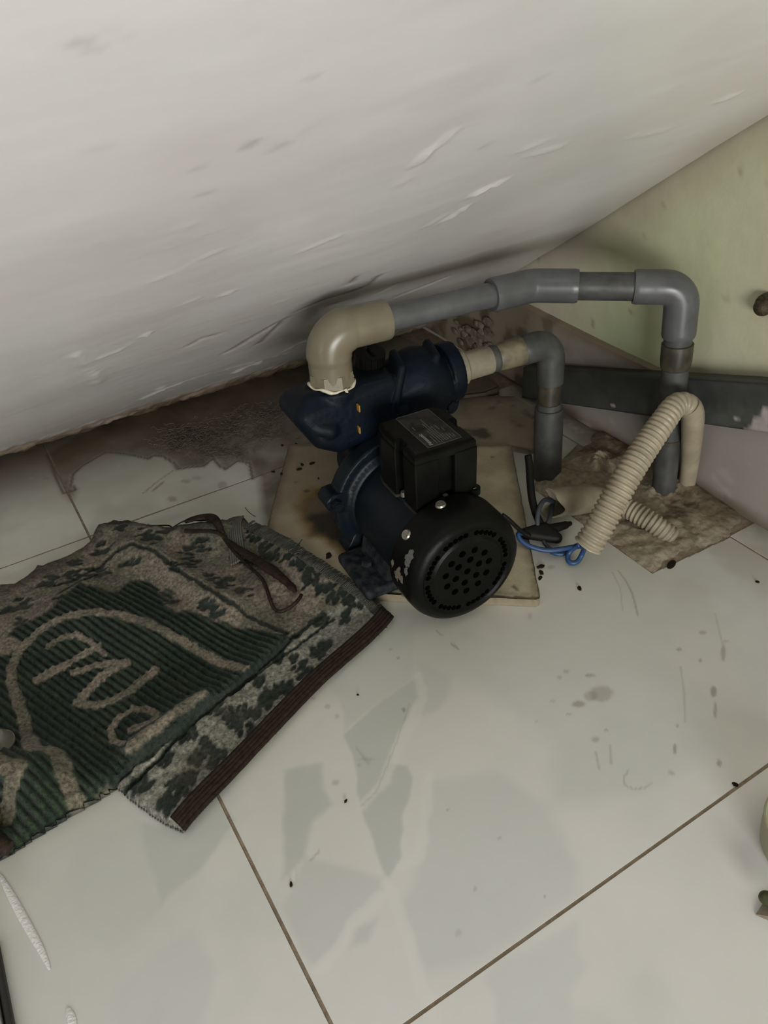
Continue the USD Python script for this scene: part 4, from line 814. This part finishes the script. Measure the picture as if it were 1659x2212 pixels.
# pale green tub at the right
bc = np.array([.3765, .1120]); tb = thing('green_tub', 'pale green plastic tub standing on the tiles at the right edge of the picture', 'tub', (*bc, 0))
obj('body', hollow([(0, 0, z) for z in (.001, .003, .014, .028)], [.031, .034, .0355, .036], [.029, .032, .0335, .034], 72), M['palegreen'], tb)
obj('bottom', tri(m3.Manifold.cylinder(.003, .032, .033, 64)), M['palegreen'], tb)
obj('rim', sweep(np.stack([.0355*np.cos(np.linspace(0, 2*np.pi, 65)), .0355*np.sin(np.linspace(0, 2*np.pi, 65)), np.full(65, .028)], 1), .0013, 8, False), M['palegreen'], tb)
hd = look(1656, 1936, 'z', .012)[:2]-bc; obj('grip', tri(hull([((*hd, .010), .0045), ((hd[0]+.004, hd[1]-.006, .012), .005)])), M['olive'], tb, label='olive green grip')
lp = look(1654, 1990, 'z', 0.0); g = np.array([(0, 0, .003), (-.005, .006, .001), (.004, .008, .002), (.018, .002, .004), (.014, -.008, .001), (.002, -.006, .001)])
lf = trimesh.Trimesh(np.vstack([g, g-[0, 0, .0009]]), [[0, k, k % 5+1] for k in range(1, 6)][::1]+[[6, 6+k % 5+1, 6+k] for k in range(1, 6)]+[[k, 6+k, 6+k % 5+1] for k in range(1, 6)]+[[k, 6+k % 5+1, k % 5+1] for k in range(1, 6)], process=False)
lf.fix_normals(); lf.apply_translation([lp[0]+.003, lp[1], .0]); tag(obj('dry_leaf', lf, M['leaf'], smooth=False), 'small brown dry leaf scrap on the tile below the green tub', 'leaf')
# rusty bolt in the wall
wp_ = look(1653, 657, 'x', XW); bt = thing('rusty_bolt', 'rusty dark brown bolt end sticking out of the green wall at the right edge', 'bolt', (XW, wp_[1], wp_[2]))
obj('head', smoothed(cyl((.006, 0, 0), (-.003, 0, 0), .0105, .0095, 9)+sph((-.001, .001, -.003), .0085), .002, 3), M['rust'], bt)
# hole in the mortar edge, chips and specks of dirt on the tiles
def chips(name, pts, label, cat, group=None, m='dirt', hgt=.0012):
    for px, py, s in pts:
        p = look(px, py, 'z', 0.0); k = np.arange(9)*2*np.pi/9; r_ = s*(.65+.6*rng.random(9)); an = rng.random()*6
        pl = np.stack([r_*np.cos(k)*1.3, r_*np.sin(k)*.8], 1)@np.array([[math.cos(an), -math.sin(an)], [math.sin(an), math.cos(an)]])
        base = .0105 if Polygon(PAD).contains(Point(p[0], p[1])) else .0003
        msh = trimesh.creation.extrude_polygon(Polygon(pl).buffer(0), hgt*(.6+.6*rng.random()), engine='earcut'); msh.apply_translation([p[0], p[1], base])
        lb = label(px, py) if callable(label) else label
        tag(obj(name, msh, M[m], smooth=False), lb, cat, group)
chips('dirt_flake', [(1252, 1272, .0022)], 'small black flake of dirt on the tile in front of the conduit', 'dirt flake')
chips('dirt_flake', [(1636, 1258, .0016)], 'tiny black flake of dirt on the tile near the right edge', 'dirt flake')
chips('dirt_flake', [(629, 1911, .0013)], 'tiny black speck on the tile between the grout line and the veins', 'dirt flake')
chips('dirt_flake', [(747, 1732, .0011)], 'tiny black speck at the edge of the dark vein', 'dirt flake')
chips('dirt_flake', [(773, 1502, .0010)], 'tiny black speck on the tile below the rug binding', 'dirt flake')
chips('dirt_flake', [(1588, 1696, .0018)], 'black crumb stuck in the grout line at the right', 'dirt flake')
chips('dirt_flake', [(712, 1218, .0035)], 'black lump of dirt on the beige tile beside the pump foot', 'dirt flake')
for (px, py, sz), wh in zip(((1168, 1225, .003), (1169, 1238, .0028), (1167, 1250, .0022)), ('farthest', 'middle', 'nearest')):
    chips('dirt_flake', [(px, py, sz)], wh+' of three dark crumbs in a row along the right edge of the beige tile', 'dirt flake', 'crumbs beside the beige tile')
chips('dirt_flake', [(610, 1003-40, .0016), (640, 960, .0012), (655, 1020, .0022), (648, 1030, .0024), (676, 1017, .0030), (610, 1040, .0018), (690, 1050, .0012), (590, 1020, .0018)], 'black speck of dirt on the far left corner of the beige tile', 'dirt flake', 'specks on the beige tile')
hq = look(1450, 1220, 'z', 0); k = np.linspace(0, 2*np.pi, 25)[:-1]
hs = trimesh.creation.extrude_polygon(Polygon(np.stack([hq[0]+.0072*np.cos(k-.5)*1.0, hq[1]+.0042*np.sin(k)], 1)), .0006, engine='earcut'); hs.apply_translation([0, 0, .0002])
tag(obj('tar_spot', hs, M['dirt'], smooth=False), 'oval black spot at the front corner of the mortar patch', 'spot')
# matted lint along the foot of the ceiling
def lint(name, pts, n, ln, label):
    cv = UsdGeom.BasisCurves.Define(stage, numbered('/World', name)); P, cnt = [], []
    for _ in range(n):
        px, py = pts[rng.integers(len(pts))]; p = look(px+rng.normal(0, 22), py+rng.normal(0, 9), 'z', 0.0)[:2]; a = rng.random()*6.28; l_ = ln*(.4+rng.random())
        for s in np.linspace(0, 1, 4):
            a += rng.normal(0, .7); p = p+l_/4*np.array([math.cos(a), math.sin(a)]); P.append((p[0], min(p[1], YB-.03), .001+.005*rng.random()))
        cnt.append(4)
    cv.CreatePointsAttr(Vt.Vec3fArray.FromNumpy(np.array(P, np.float32))); cv.CreateCurveVertexCountsAttr(cnt); cv.CreateTypeAttr('linear'); cv.CreateWidthsAttr([.0005]*len(P)); cv.SetWidthsInterpolation('vertex')
    UsdShade.MaterialBindingAPI.Apply(cv.GetPrim()).Bind(M['lint']); tag(cv.GetPrim(), label, 'lint', None, 'stuff')
lint('dust_lint', [(400, 935), (440, 940), (480, 930), (520, 915), (560, 905), (600, 890), (450, 975), (500, 980), (380, 960), (570, 940)], 900, .022, 'matted brown dust and hair gathered on the dirty tiles left of the pump')
